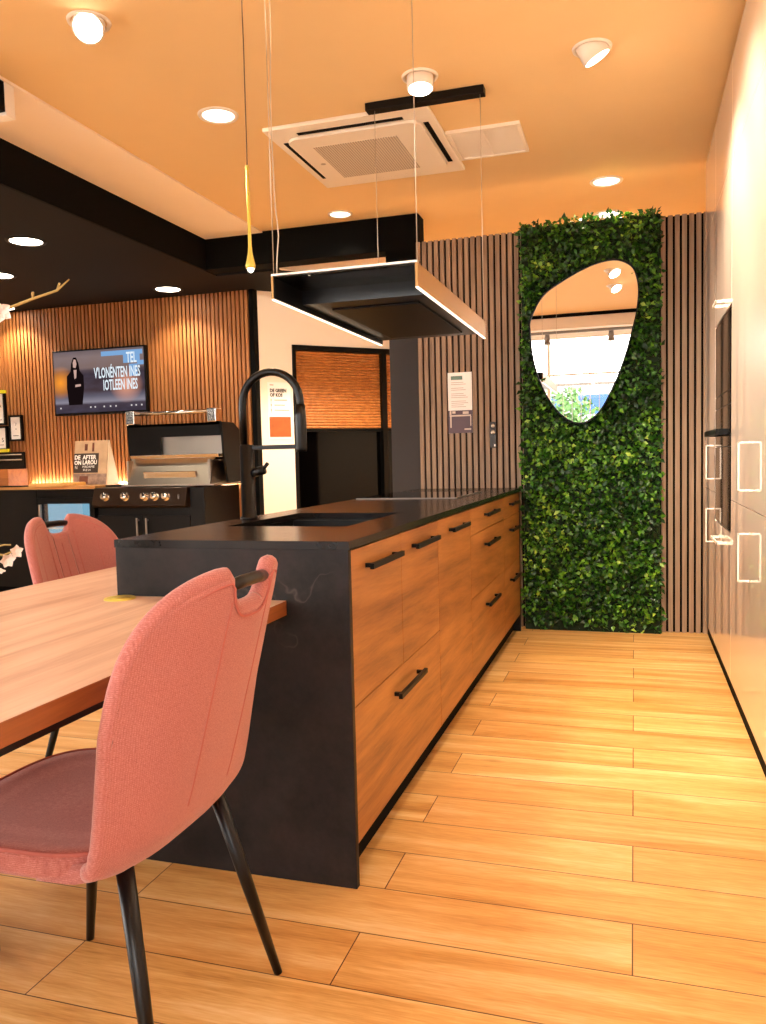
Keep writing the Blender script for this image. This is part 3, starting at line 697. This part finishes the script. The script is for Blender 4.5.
tall('glossy cream tall cabinet beside the ovens on their camera side', 2.92, 3.979, 3.36)
k = 2.919
for i, lb in enumerate(('second glossy cream tall cabinet from the ovens toward the camera', 'third glossy cream tall cabinet from the ovens toward the camera', 'fourth glossy cream tall cabinet from the ovens toward the camera',
                        'fifth glossy cream tall cabinet from the ovens toward the camera')):
    tall(lb, k-0.68, k-0.001, k-0.62); k -= 0.68
ov = thing('built_in_oven', 'tall black built-in double oven in the glossy cream cabinets', 'oven', (0.6, 4.36, 0.776))
obj('housing', MB().box(CX+0.004, 1.0, 4.012, 4.712, 0.775, 1.80), 'black', ov)
for (z0, z1, nm) in ((0.778, 1.165, 'oven_door'), (1.168, 1.36, 'control_panel'), (1.363, 1.425, 'trim_panel'), (1.428, 1.795, 'oven_door')):
    d = obj(nm, B(CX-0.002, CX+0.004, 4.015, 4.709, z0, z1), 'glass_black', ov, bevel=0.001)
    if nm == 'control_panel':
        h = MB().box(CX-0.06, CX-0.045, 4.05, 4.68, 1.222, 1.25).box(CX-0.06, CX-0.002, 4.06, 4.085, 1.222, 1.25).box(CX-0.06, CX-0.002, 4.645, 4.67, 1.222, 1.25)
        obj('handle', h, 'black', d, bevel=0.002, label='black bar handle')

# ------------------------------------------------------------------ built-in unit in the diagonal wall
tu = thing('tall_unit', 'black tall unit in the pale diagonal wall with wooden roller shutters', 'cabinet', dg(1.05, 0.05, 0))
fr = MB(); s0, s1 = 0.321, 1.797
fr.box(s0, s0+0.03, -0.012, 0.55, 0, 2.192, xf=dg); fr.box(s1-0.03, s1, -0.012, 0.55, 0, 2.192, xf=dg); fr.box(s0+0.03, s1-0.03, -0.012, 0.55, 2.145, 2.192, xf=dg)
fr.box(1.225, 1.275, -0.012, 0.55, 0.0, 2.145, xf=dg); fr.box(s0+0.03, s1-0.03, 0.53, 0.55, 0, 2.145, xf=dg)
obj('frame', fr, 'black', tu)
for a, b in ((0.352, 1.224), (1.276, 1.766)):
    rs = MB(); z = 1.44
    while z < 2.14:
        rs.prism([(0.045, z), (0.036, z+0.003), (0.033, z+0.013), (0.036, z+0.023), (0.045, z+0.026)], 'x', a, b, xf=lambda x, y, z_: dg(x, y, z_)); z += 0.0262
    sh = obj('roller_shutter', rs, 'tambour', tu, label='wooden roller shutter, half lowered')
    obj('bottom_rail', MB().box(a, b, 0.02, 0.05, 1.41, 1.44, xf=dg), 'black', sh)
    obj('glass_front', MB().box(a, b, 0.06, 0.07, 0.02, 1.42, xf=dg), 'glass_black', tu, label='black glass front')
po = thing('wall_poster', 'small pale poster with an orange picture on the diagonal wall', 'poster', dg(0.19, -0.003, 1.33))
# poster is seen around s 0.07-0.30, z 1.33-1.87
obj('paper', MB().box(0.075, 0.292, -0.004, -0.001, 1.345, 1.852, xf=dg), 'paper', po)
obj('picture', MB().box(0.083, 0.286, -0.0055, -0.004, 1.365, 1.545, xf=dg), plain('orange_print', '#b8622e', 0.5, var=0.25, scale=14), po)
pt = MB(); pl = lambda s_, z_: (lambda u, v: dg(s_+u, -0.006, z_+v))
pt.text('DE GREEN', 0.042, pl(0.095, 1.765), 0.80, bold=0.05); pt.text('OF KOS', 0.042, pl(0.095, 1.725), 0.80, bold=0.05)
obj('heading', pt, 'ink', po)
pt = MB()
for z_, w_ in ((1.69, 0.12), (1.645, 0.10), (1.60, 0.14)): pt.box(0.135, 0.135+w_, -0.0055, -0.004, z_, z_+0.008, xf=dg); pt.box(0.1, 0.108, -0.0055, -0.004, z_-0.004, z_+0.014, xf=dg)
pt.box(0.103, 0.105, -0.0055, -0.004, 1.58, 1.71, xf=dg); pt.box(0.095, 0.13, -0.0055, -0.004, 1.825, 1.832, xf=dg)
obj('text_lines', pt, plain('rose_print', '#c88a7c', 0.6), po)

# ------------------------------------------------------------------ barbecue corner
BY = 5.87
KT = 0.95
def ocab(label, x0, x1, ndoor):
    c = thing('outdoor_cabinet', label, 'cabinet', ((x0+x1)/2, 6.18, 0), 'black outdoor kitchen cabinets')
    obj('carcass', B(x0, x1, BY+0.018, 6.48, 0.08, 0.785 if ndoor == 2 else KT), 'black_cab', c)
    obj('plinth', B(x0+0.01, x1-0.01, BY+0.06, 6.4, 0, 0.08), 'black_paint', c)
    w = (x1-x0)/ndoor
    for i in range(ndoor):
        d = obj('door', B(x0+i*w+0.002, x0+(i+1)*w-0.002, BY, BY+0.018, 0.085, 0.72 if ndoor == 2 else KT-0.005), 'black_cab', c, bevel=0.001)
        if ndoor == 2:
            hx = x0+w-0.05 if i == 0 else x0+w+0.04
            obj('handle', MB().box(hx, hx+0.014, BY-0.03, BY-0.02, 0.42, 0.70).box(hx, hx+0.014, BY-0.02, BY, 0.43, 0.445).box(hx, hx+0.014, BY-0.02, BY, 0.675, 0.69), 'steel', d)
    return c
ocab('black outdoor kitchen cabinet in the left corner under the brown box', -6.56, -5.02, 3)
ocab('black outdoor kitchen cabinet with two doors under the barbecue', -4.40, -3.50, 2)
ocab('narrow black outdoor kitchen cabinet at the right end beside the barbecue', -3.495, -3.36, 1)
fg = thing('drinks_fridge', 'black glass-door drinks fridge with an imitated pale blue window reflection under the wooden board', 'fridge', (-4.68, 6.18, 0))
obj('housing', MB().box(-5.015, -4.99, BY, 6.46, 0.02, KT-0.004).box(-4.43, -4.405, BY, 6.46, 0.02, KT-0.004).box(-4.99, -4.43, 6.42, 6.46, 0.02, KT-0.004).box(-4.99, -4.43, BY, 6.42, 0.87, KT-0.004).box(-4.99, -4.43, BY, 6.42, 0.02, 0.1), 'black', fg)
obj('reflection_panel', B(-4.98, -4.44, 5.96, 5.97, 0.12, 0.86), emis('window_reflection_glow', '#8cc4e0', 0.42), fg, label='pale blue glowing panel imitating the window reflection')  # glowing panel added to imitate the window reflected in the door glass
for z in (0.35, 0.6): obj('shelf', B(-4.98, -4.44, 5.90, 5.955, z, z+0.012), 'white_plastic', fg)
fd = obj('door', MB().frame('xz', -4.995, -4.408, 0.1, 0.875, BY-0.022, BY-0.002, 0.05), 'black', fg)
obj('pane', B(-4.945, -4.458, BY-0.014, BY-0.01, 0.15, 0.825), 'glass', fd)
obj('handle', B(-4.965, -4.95, BY-0.05, BY-0.022, 0.45, 0.82), 'steel', fd, label='vertical steel handle')
tag(obj('outdoor_worktop', MB().box(-6.56, -4.40, BY-0.01, 6.49, KT+0.001, KT+0.026), wood('honey_oak_top', [(0.25, '#9a6430'), (0.5, '#c8904e'), (0.8, '#dcaa66')], 'x', fine=50, rough=0.4)), 'honey oak worktop of the outdoor kitchen left of the barbecue', 'worktop')
WT = KT+0.026
tag(obj('outdoor_worktop', MB().box(-4.398, -4.165, 6.0, 6.49, KT+0.017, KT+0.026), 'black_cab'), 'short dark worktop strip between the oak worktop and the barbecue', 'worktop')
# barbecue
bq = thing('barbecue', 'stainless gas barbecue with black lid raised in the outdoor kitchen', 'barbecue', (-3.75, 6.15, KT))
gx0, gx1 = -4.14, -3.265
cpn = obj('control_panel', MB().prism([(5.80, 0.81), (5.845, 0.955), (5.99, 0.962), (5.99, 0.80), (5.83, 0.79)], 'x', -4.40, -3.502), plain('bronzed_black_steel', '#3a2a20', 0.3, metal=0.5), bq, bevel=0.003, label='sloping dark bronze control panel')
for kx in (-4.27, -4.075, -3.885, -3.79, -3.685):
    n = (0, -0.955, 0.296)
    kb = obj('knob', MB().lathe([(0.0005, 0.042), (0.027, 0.042), (0.030, 0.034), (0.031, 0.008), (0.036, 0.006), (0.037, 0)], (kx, 5.821, 0.879), 20, n), 'chrome', cpn)
    obj('indicator', MB().box(kx-0.003, kx+0.003, 5.776, 5.784, 0.888, 0.915), 'black', kb)
obj('emblem', MB().box(-3.575, -3.56, 5.8155, 5.8235, 0.85, 0.90), 'chrome', cpn)
fb = MB()
fb.prism([(5.90, 0.965), (6.0, 1.20), (6.02, 1.20), (5.92, 0.965)], 'x', gx0+0.02, gx1-0.06)
fb.box(gx0+0.02, gx0+0.04, 5.92, 6.42, 0.965, 1.18); fb.box(gx1-0.08, gx1-0.06, 5.92, 6.42, 0.965, 1.18); fb.box(gx0+0.04, gx1-0.08, 6.40, 6.42, 0.965, 1.18); fb.box(gx0, gx1, 5.86, 6.44, KT+0.016, 0.9652+0.012)
obj('firebox', fb, 'steel', bq)
obj('body', B(-4.395, -3.505, 5.995, 6.44, 0.787, KT+0.016), 'black', bq)
obj('ledge', MB().prism([(5.94, 1.195), (5.93, 1.225), (6.04, 1.225), (6.04, 1.195)], 'x', gx0+0.05, gx1+0.01).prism([(5.925, 1.03), (5.915, 1.085), (5.97, 1.085), (5.97, 1.03)], 'x', gx0+0.18, gx1-0.2), 'chrome', bq, bevel=0.003, label='bright steel warming ledge')
gr = MB()
for i in range(24): gr.tube([(gx0+0.06+i*0.034, 6.03, 1.17), (gx0+0.06+i*0.034, 6.39, 1.17)], 0.004, 6)
obj('grate', gr, 'steel', bq)
ld = MB(); prof = [(6.44, 1.0), (6.46, 1.24), (6.36, 1.40), (6.20, 1.485), (6.0, 1.485), (6.0, 1.462), (6.18, 1.462), (6.33, 1.38), (6.43, 1.23), (6.42, 1.0)]
ld.prism(prof, 'x', gx0, gx1)
chk = [(6.44, 0.985), (6.46, 1.24), (6.36, 1.40), (6.20, 1.485), (6.0, 1.485), (6.02, 1.24), (6.08, 0.985)]
ld.prism(chk, 'x', gx0-0.02, gx0); ld.prism(chk, 'x', gx1, gx1+0.02)
lid = obj('lid', ld, 'black', bq, bevel=0.002, label='black lid, raised')
obj('lid_front', MB().box(gx0, gx1, 6.0, 6.012, 1.375, 1.485).box(gx0, -3.83, 6.0, 6.012, 1.225, 1.375), 'black', lid)
obj('inner_panel', MB().box(-3.84, gx1-0.002, 6.03, 6.04, 1.225, 1.38), plain('satin_steel_sheet', '#bdb6ac', 0.3, metal=0.9), lid, label='satin steel inner panel')
hn = obj('handle', MB().tube([(gx0+0.08, 5.965, 1.575), (gx1-0.08, 5.965, 1.575)], 0.016, 14), 'chrome', lid)
for hx in (gx0+0.01, gx1-0.09):
    obj('handle_bracket', MB().box(hx, hx+0.085, 5.945, 6.05, 1.484, 1.60), 'chrome', hn, bevel=0.008)
# small things on the worktop
tag(obj('cutting_board', B(-5.02, -4.69, 5.79, 6.12, WT+0.0005, WT+0.03), 'board', bevel=0.004, recenter=(-4.85, 5.95, WT)), 'maple cutting board overhanging the worktop edge', 'cutting board')
bs = thing('brochure_stand', 'standing printed brochure board on the worktop below the television', 'brochure stand', (-4.68, 6.2, WT))
def bsp(x, y, z):  # lean back a little
    return (x+0.18, y+(z-WT)*0.16, z)
obj('panel', MB().box(-5.05, -4.70, 6.17, 6.178, WT+0.0005, WT+0.40, xf=bsp), plain('kraft_print', '#d9b48e', 0.6, var=0.25, scale=12), bs)
obj('easel', MB().prism([(6.178, WT+0.001), (6.243, WT+0.4), (6.36, WT+0.001)], 'x', -4.52, -4.51), plain('cream_card', '#eccfae', 0.7), bs, label='cream folded side flap')
obj('banner', MB().box(-5.05, -4.79, 6.166, 6.17, WT+0.11, WT+0.285, xf=bsp), plain('dark_brown_print', '#3a2c26', 0.6), bs)
obj('photo_strip', MB().box(-5.05, -4.70, 6.166, 6.17, WT+0.005, WT+0.10, xf=bsp), plain('food_print', '#c8a692', 0.6, var=0.5, scale=22), bs)
brown_print = plain('brown_print', '#8a4a34', 0.6, var=0.4, scale=30)
for q_ in ((-4.98, -4.89, 0.012, 0.08), (-4.94, -4.91, 0.31, 0.37), (-4.86, -4.84, 0.30, 0.38)):
    obj('photo', MB().box(q_[0], q_[1], 6.164, 6.166, WT+q_[2], WT+q_[3], xf=bsp), brown_print, bs)
bt = MB(); bp = lambda x0, z0: (lambda u, v: bsp(x0+u, 6.1645, z0+v))
bt.text('AFTER', 0.052, bp(-4.955, WT+0.232), 0.95, bold=0.035); bt.text('LAROU', 0.052, bp(-4.955, WT+0.186), 0.9, bold=0.035); bt.text('MADAME', 0.030, bp(-4.955, WT+0.154), 1.05); bt.text('RUE 24', 0.026, bp(-4.945, WT+0.126), 1.0)
bt.text('DE', 0.052, bp(-5.043, WT+0.232), 0.95, bold=0.035); bt.text('ON', 0.052, bp(-5.043, WT+0.184), 0.9, bold=0.035); bt.text('N', 0.04, bp(-5.035, WT+0.145), 0.9)
obj('lettering', bt, 'paper', bs)
tag(obj('storage_box', MB().box(-5.62, -5.36, 5.92, 6.16, WT+0.0005, WT+0.015).box(-5.62, -5.36, 5.92, 5.932, WT+0.015, 1.135).box(-5.62, -5.36, 6.148, 6.16, WT+0.015, 1.135).box(-5.62, -5.608, 5.932, 6.148, WT+0.015, 1.135).box(-5.372, -5.36, 5.932, 6.148, WT+0.015, 1.135),
    wood('caramel_wood', [(0.25, '#8a4c1e'), (0.5, '#b46a30'), (0.8, '#c8823e')], 'x', fine=40, rough=0.5), recenter=(-5.43, 6.04, WT)), 'open caramel wooden box on the worktop under the price frames', 'box')
tag(obj('serving_tray', MB().box(-5.70, -5.14, 5.83, 5.918, WT+0.0005, WT+0.012), 'black', bevel=0.002, recenter=(-5.4, 5.87, WT)), 'thin black tray lying in front of the wooden box', 'tray')
def pframe(label, x0, x1, z0, z1, body, clip=None, y=6.46):
    c = thing('picture_frame', label, 'picture frame', ((x0+x1)/2, y, z0), 'black framed price cards')
    obj('frame', MB().frame('xz', x0, x1, z0, z1, y, y+0.03, 0.018), 'black', c)
    obj('card', B(x0+0.017, x1-0.017, y+0.012, y+0.028, z0+0.017, z1-0.017), 'paper', c)
    if body:
        mb = MB()
        for (tx, dx, dz, s) in body: mb.text(tx, s, (lambda u, v, a=x0+dx, b=z0+dz: (a+u, y+0.0105, b+v)))
        mb.box(x0+0.04, x1-0.05, y+0.01, y+0.0115, z0+0.05, z0+0.055); obj('print', mb, 'ink', c)
    if clip: obj('clip', MB().box(x1-0.12, x1+0.025, y-0.02, y+0.01, clip-0.015, clip+0.015), plain('yellow_plastic', '#d8d020', 0.4), c, bevel=0.003, label='yellow clip')
pframe('large black framed price card with a yellow clip on its top edge', -6.25, -5.845, 1.565, 1.885, [('A', 0.33, 0.17, 0.04)], 1.885)
pframe('lower black framed price card with a yellow clip, above the utensil rails', -6.22, -5.835, 1.32, 1.555, [('5', 0.31, 0.08, 0.06)], 1.315)
pframe('small black framed card right of the larger price cards', -5.81, -5.655, 1.405, 1.655, [('7', 0.07, 0.15, 0.035), ('o', 0.07, 0.11, 0.03)])
ur = thing('utensil_rack', 'black wall rack with two thin steel rails above the wooden box', 'rack', (-5.9, 6.47, 1.0))
obj('back_plate', B(-6.3, -5.66, 6.475, 6.497, 1.005, 1.30), 'black', ur)
for z in (1.225, 1.275): obj('rail', MB().tube([(-6.28, 6.465, z), (-5.68, 6.465, z)], 0.006, 8), 'steel', ur)
tag(obj('worktop_light', B(-5.6, -3.37, 6.464, 6.476, WT+0.001, WT+0.010), 'led_back', recenter=(-4.4, 6.47, WT)), 'glowing LED strip along the back of the outdoor worktop', 'light strip')
# television
tv = thing('television', 'flat television with a lit video picture on the walnut slatted wall', 'television', (-4.77, 6.45, 1.63))
tx0, tx1, tz0_, tz1_ = -5.245, -4.235, 1.625, 2.232
obj('housing', B(tx0, tx1, 6.44, 6.485, tz0_, tz1_), 'black', tv, bevel=0.004)
def mat_screen():
    t = NT('video_screen'); v = t.coords(kind='Generated')
    sx = t.n('ShaderNodeSeparateXYZ', {0: v})
    base = t.ramp(sx.outputs[2], [(0.0, '#2a2024'), (0.13, '#3a2c2e'), (0.17, '#8a848e'), (0.26, '#5a5660'), (0.34, '#3c2a26'), (0.62, '#2e1f1c'), (0.68, '#4a3830'), (0.72, '#7c6458'), (0.9, '#857068'), (1.0, '#6a5a56')])
    nz = t.n('ShaderNodeTexNoise', {'Vector': t.coords(scale=(3, 1, 5), kind='Generated'), 'Scale': 2.5, 'Detail': 3.0})
    col = t.mix(t.math('MULTIPLY', nz.outputs[0], 0.22), base, lin('#8a86a8'))
    def glow(col, x, z, r, c, s=1.0):
        d = t.n('ShaderNodeVectorMath', {0: v, 1: (x, 0.5, z)}, operation='SUBTRACT'); l = t.n('ShaderNodeVectorMath', {0: t.n('ShaderNodeVectorMath', {0: d.outputs[0], 1: (1.6, 0, 1)}, operation='MULTIPLY').outputs[0]}, operation='LENGTH')
        k = t.n('ShaderNodeMapRange', {'Value': l.outputs['Value'], 'From Min': 0.0, 'From Max': r, 'To Min': s, 'To Max': 0.0}).outputs[0]
        return t.mix(k, col, lin(c))
    col = glow(col, 0.07, 0.50, 0.28, '#ff9c30'); col = glow(col, 0.80, 0.42, 0.30, '#ffb090', 0.8)
    e = t.n('ShaderNodeEmission', {'Color': col, 'Strength': 0.5}); t.t.links.new(e.outputs[0], t.out.inputs[0]); return t.m
sc_ = obj('screen', B(tx0+0.015, tx1-0.015, 6.4375, 6.44, tz0_+0.022, tz1_-0.015), mat_screen(), tv, label='lit screen with a presenter and white captions')
W_, H_ = tx1-tx0-0.03, tz1_-tz0_-0.037
tp = lambda u, v, y=6.4365: (tx0+0.015+u*W_, y, tz0_+0.022+v*H_)
def poly2(pts, y=6.4365): b = MB(); b.add([tp(u, v, y) for u, v in pts], [tuple(range(len(pts)))]); return b
fgm = poly2([(0.155, 0.13), (0.14, 0.42), (0.145, 0.60), (0.19, 0.68), (0.20, 0.80), (0.225, 0.90), (0.26, 0.90), (0.285, 0.80), (0.295, 0.68), (0.335, 0.60), (0.335, 0.40), (0.31, 0.13)])
obj('figure', fgm, emis('video_dark', '#1c1214', 0.35), sc_)
fcm = MB()
for pts in ([(0.222, 0.74), (0.22, 0.82), (0.235, 0.875), (0.255, 0.86), (0.262, 0.79), (0.25, 0.73)], [(0.232, 0.55), (0.225, 0.70), (0.26, 0.70), (0.252, 0.57)], [(0.235, 0.42), (0.24, 0.46), (0.30, 0.465), (0.30, 0.43)]):
    fcm.add([tp(u, v, 6.436) for u, v in pts], [tuple(range(len(pts)))])
obj('face', fcm, emis('video_skin', '#d8b0a4', 0.42), sc_)
cp = MB(); ct = lambda u0, v0: (lambda u, v: tp(u0+u/W_, v0+v/H_, 6.4355))
cp.text('TEL', 0.135, ct(0.815, 0.765), 0.50, bold=0.02); cp.text("V'LON\u00c9NTEN INES", 0.135, ct(0.455, 0.545), 0.44, bold=0.02); cp.text('IOTLEEN INES', 0.135, ct(0.55, 0.345), 0.44, bold=0.02)
obj('caption', cp, emis('video_white', '#e6f2fa', 0.5), sc_, label='condensed white caption lettering')
bb = MB()
for (a, b, c, d) in ((0.54, 0.99, 0.89, 0.965), (0.78, 0.96, 0.76, 0.89), (0.93, 1.0, 0.72, 0.79), (0.84, 0.93, 0.55, 0.74)): bb.add([tp(a, c, 6.4362), tp(b, c, 6.4362), tp(b, d, 6.4362), tp(a, d, 6.4362)], [(0, 1, 2, 3)])
obj('graphic', bb, emis('video_blue', '#86b4e6', 0.42), sc_)
dt = MB()
for u in (0.06, 0.40, 0.45, 0.55, 0.62, 0.68, 0.85, 0.90, 0.96): dt.add([tp(u-0.008, 0.07, 6.4362), tp(u+0.008, 0.07, 6.4362), tp(u+0.008, 0.095, 6.4362), tp(u-0.008, 0.095, 6.4362)], [(0, 1, 2, 3)])
obj('player_icons', dt, emis('video_icons', '#e8e0e0', 0.4), sc_)

# ------------------------------------------------------------------ ceiling fittings
ac = thing('air_conditioner', 'square white ceiling cassette air conditioner with a perforated grille', 'air conditioner', (-1.395, 4.475, ZC))
obj('panel', MB().box(-1.865, -0.97, 4.0, 4.95, ZC-0.022, ZC-0.0001), 'white_plastic', ac, bevel=0.006, seg=3)
slot = MB()
slot.box(-1.70, -1.12, 4.075, 4.105, ZC-0.0245, ZC-0.021); slot.box(-1.70, -1.12, 4.845, 4.875, ZC-0.0245, ZC-0.021); slot.box(-1.822, -1.795, 4.18, 4.77, ZC-0.0245, ZC-0.021); slot.box(-1.035, -1.008, 4.18, 4.77, ZC-0.0245, ZC-0.021)
obj('air_slot', slot, 'black_paint', ac, label='dark air outlet slots')
def rrect(x0, x1, y0, y1, r, n=8):
    o = []
    for cx_, cy_, a0 in ((x1-r, y1-r, 0), (x0+r, y1-r, PI/2), (x0+r, y0+r, PI), (x1-r, y0+r, 3*PI/2)):
        for k in range(n+1): a = a0+PI/2*k/n; o.append((cx_+r*math.cos(a), cy_+r*math.sin(a)))
    return o
ic = obj('intake_cover', MB().prism(rrect(-1.787, -1.043, 4.115, 4.835, 0.07), 'z', ZC-0.040, ZC-0.024), 'white_plastic', ac, bevel=0.004)
obj('intake_grille', B(-1.675, -1.20, 4.25, 4.75, ZC-0.0425, ZC-0.040), 'grey_mesh', ic, label='grey perforated grille')
obj('logo', MB().lathe([(0.0005, 0.001), (0.014, 0.001), (0.016, 0)], (-1.715, 4.5, ZC-0.04), 14, (0, 0, -1)), 'steel', ic)
vg = thing('ceiling_vent', 'flat white ceiling vent grille next to the air conditioner', 'vent', (-0.767, 4.593, ZC))
obj('frame', MB().frame('xy', -0.965, -0.568, 4.385, 4.80, ZC-0.018, ZC-0.0005, 0.018), 'white_plastic', vg)
sv = MB(); y = 4.405
while y < 4.78: sv.box(-0.947, -0.586, y, y+0.010, ZC-0.012, ZC-0.004); y += 0.0145
obj('slats', sv, 'white_plastic', vg); obj('divider', B(-0.775, -0.765, 4.403, 4.782, ZC-0.016, ZC-0.003), 'white_plastic', vg)

lights = []
def spot(name, loc, tgt, energy, angle=90, blend=0.8, col=(1.0, 0.84, 0.62), rad=0.035):
    l = bpy.data.lights.new(name, 'SPOT'); l.energy = energy; l.spot_size = math.radians(angle); l.spot_blend = blend; l.color = col; l.shadow_soft_size = rad
    o = bpy.data.objects.new(name, l); COL.objects.link(o); o.location = loc
    o.rotation_euler = (Vector(tgt)-Vector(loc)).to_track_quat('-Z', 'Y').to_euler(); return o
def downlight(label, x, y, z, r, energy, glow='lamp_soft', mat='white_metal', angle=110, group='recessed ceiling downlights'):
    d = thing('downlight', label, 'ceiling light', (x, y, z), group)
    obj('ring', MB().lathe([(r*0.78, -0.003), (r*0.82, -0.007), (r*0.97, -0.006), (r, 0.0)], (x, y, z-0.0005), 36), mat, d)
    obj('diffuser', MB().lathe([(0.0005, -0.004), (r*0.79, -0.003)], (x, y, z-0.0005), 36), glow, d, label='glowing diffuser')
    if energy: spot('lamp_glow', (x, y, z-0.02), (x, y, 0), energy, angle, 0.6)
def gimbal(label, x, y, z, tgt, energy, glow='lamp_warm', angle=75, r=0.085, drop=0.045):
    d = thing('gimbal_spotlight', label, 'spotlight', (x, y, z), 'swivelling ceiling spotlights')
    obj('ring', MB().lathe([(r*0.80, -0.002), (r*0.84, -0.008), (r*0.97, -0.007), (r, 0.0)], (x, y, z-0.0005), 36), 'white_metal', d)
    ax = (Vector(tgt)-Vector((x, y, z))).normalized(); c = Vector((x, y, z-drop+0.045))
    hd_ = obj('head', MB().lathe([(0.0005, -0.05), (r*0.70, -0.05), (r*0.72, 0.045), (r*0.64, 0.047)], c, 32, ax), 'white_metal', d)
    obj('lens', MB().lathe([(r*0.64, 0.046), (0.0005, 0.046)], c, 32, ax), glow, hd_, label='glowing lens')
    p = c+ax*0.055; spot('lamp_glow', p, p+ax, energy, angle, 0.7)
E_ = 34
downlight('recessed downlight left of the gold pendant cord', -2.0, 3.78, ZC, 0.103, E_)
downlight('recessed downlight nearest above the living wall top', -0.165, 5.54, ZC, 0.105, 130)
downlight('small recessed downlight right in front of the black cross beam', -2.0, 5.556, ZC, 0.09, 6)
downlight('recessed downlight half hidden behind the living wall top', -0.177, 6.29, ZC, 0.105, 260)
downlight('added recessed downlight hidden behind the black cross beam', -2.0, 6.29, ZC, 0.072, 170)  # hidden fitting added to light the diagonal wall and far ceiling
gimbal('added swivelling spotlight above the table, out of the frame, brightening the pale diagonal wall', -1.05, 1.75, ZC, (-2.95, 6.75, 1.85), 380, angle=26)  # unseen lamp added to brighten the diagonal wall
gimbal('bright swivelling spotlight glaring toward us at the top left', -2.05, 2.83, ZC, (-0.9, 0.6, 0.4), 60, drop=0.055)
gimbal('swivelling spotlight beside the black hood rail', -0.935, 3.73, ZC, (-0.8, 3.3, 0.0), 55, drop=0.06)
gimbal('swivelling spotlight turned toward the glossy cabinets', -0.168, 3.735, ZC, (0.45, 3.95, 1.75), 90, angle=85, drop=0.05)
for y, lb in ((3.05, 'third'), (2.3, 'second'), (1.55, 'first')):
    gimbal('%s swivelling spotlight from the window end, seen only in the mirror' % lb, -0.19, y, ZC, (0.50, y+0.75, 1.55), 85, angle=95, drop=0.05)
for (x, y, lb) in ((-3.856, 4.538, 'bright round downlight nearest us in the black ceiling'), (-3.827, 6.208, 'bright round downlight in the black ceiling above the slatted wall corner'),
                   (-4.73, 5.245, 'bright round downlight of the black ceiling cut by the frame edge'), (-5.66, 6.3, 'bright round downlight in the black ceiling behind the blossom')):
    downlight(lb, x, y, ZB, 0.13, 32, 'lamp_warm', 'black', 120, 'downlights in the black ceiling')
tb_ = thing('wall_bracket', 'small white box on the ceiling edge at the upper left', 'bracket', (-2.75, 3.1, ZC))
obj('end_cap', MB().box(-2.79, -2.705, 3.10, 3.158, 2.740, ZC-0.0125), 'paper', tb_, bevel=0.003); obj('opening', MB().box(-2.785, -2.71, 2.85, 3.0995, 2.755, ZC-0.0125), 'black_paint', tb_)
# track with spots by the rear window, seen in the mirror
tk = thing('track_light', 'dark ceiling track with two hanging spotlights, reflected in the mirror', 'track light', (-0.5, -0.55, 2.76))
obj('track', MB().box(-3.0, 0.9, -0.57, -0.53, 2.74, 2.775), 'ceramic', tk)
for x in (-2.9, -1.0, 0.8): obj('rod', MB().tube([(x, -0.55, 2.77), (x, -0.55, 3.12)], 0.005, 6), 'ceramic', tk)
for x in (-1.10, -0.28): obj('spotlight', MB().lathe([(0.0005, 0), (0.03, 0), (0.045, -0.13), (0.0005, -0.12)], (x, -0.55, 2.735), 18), 'ceramic', tk)

# ------------------------------------------------------------------ daylight and camera
w = bpy.data.worlds.new('overcast_sky'); S.world = w; w.use_nodes = True
nt = w.node_tree; nt.nodes.clear()
bg = nt.nodes.new('ShaderNodeBackground'); bg.inputs[0].default_value = (1.0, 0.95, 0.90, 1); bg.inputs[1].default_value = 6.0
wo = nt.nodes.new('ShaderNodeOutputWorld'); nt.links.new(bg.outputs[0], wo.inputs[0])
pl_ = bpy.data.lights.new('window_portal', 'AREA'); pl_.shape = 'RECTANGLE'; pl_.size = 7.2; pl_.size_y = 3.0; pl_.cycles.is_portal = True
po_ = bpy.data.objects.new('window_portal', pl_); COL.objects.link(po_); po_.location = (-2.75, YR-0.16, 1.52); po_.rotation_euler = (PI/2, 0, 0)

pl2 = bpy.data.lights.new('side_window_portal', 'AREA'); pl2.shape = 'RECTANGLE'; pl2.size = 2.5; pl2.size_y = 5.8; pl2.cycles.is_portal = True
po2 = bpy.data.objects.new('side_window_portal', pl2); COL.objects.link(po2); po2.location = (XL-0.12, 0.3, 1.27); po2.rotation_euler = (0, -PI/2, 0)

cd = bpy.data.cameras.new('camera'); co = bpy.data.objects.new('camera', cd); COL.objects.link(co)
cd.sensor_fit = 'HORIZONTAL'; cd.sensor_width = 36.0; cd.lens = 807.522*36/766; cd.clip_start = 0.02; cd.clip_end = 200
Rr = ((0.95478396, 0.29629784, -0.02439647), (-0.00362497, -0.07045147, -0.99750862), (-0.29727842, 0.95249366, -0.06619186))
co.matrix_world = Matrix(((Rr[0][0], -Rr[1][0], -Rr[2][0], 0), (Rr[0][1], -Rr[1][1], -Rr[2][1], 0), (Rr[0][2], -Rr[1][2], -Rr[2][2], 1.15), (0, 0, 0, 1)))
S.camera = co
S.view_settings.view_transform = 'Standard'; S.view_settings.look = 'None'; S.view_settings.gamma = 1.0; S.view_settings.exposure = 1.05; S.view_settings.use_curve_mapping = False
S.cycles.use_denoising = True; S.cycles.max_bounces = 10; S.cycles.diffuse_bounces = 5; S.cycles.glossy_bounces = 5; S.cycles.transparent_max_bounces = 12
S.cycles.sample_clamp_indirect = 8.0
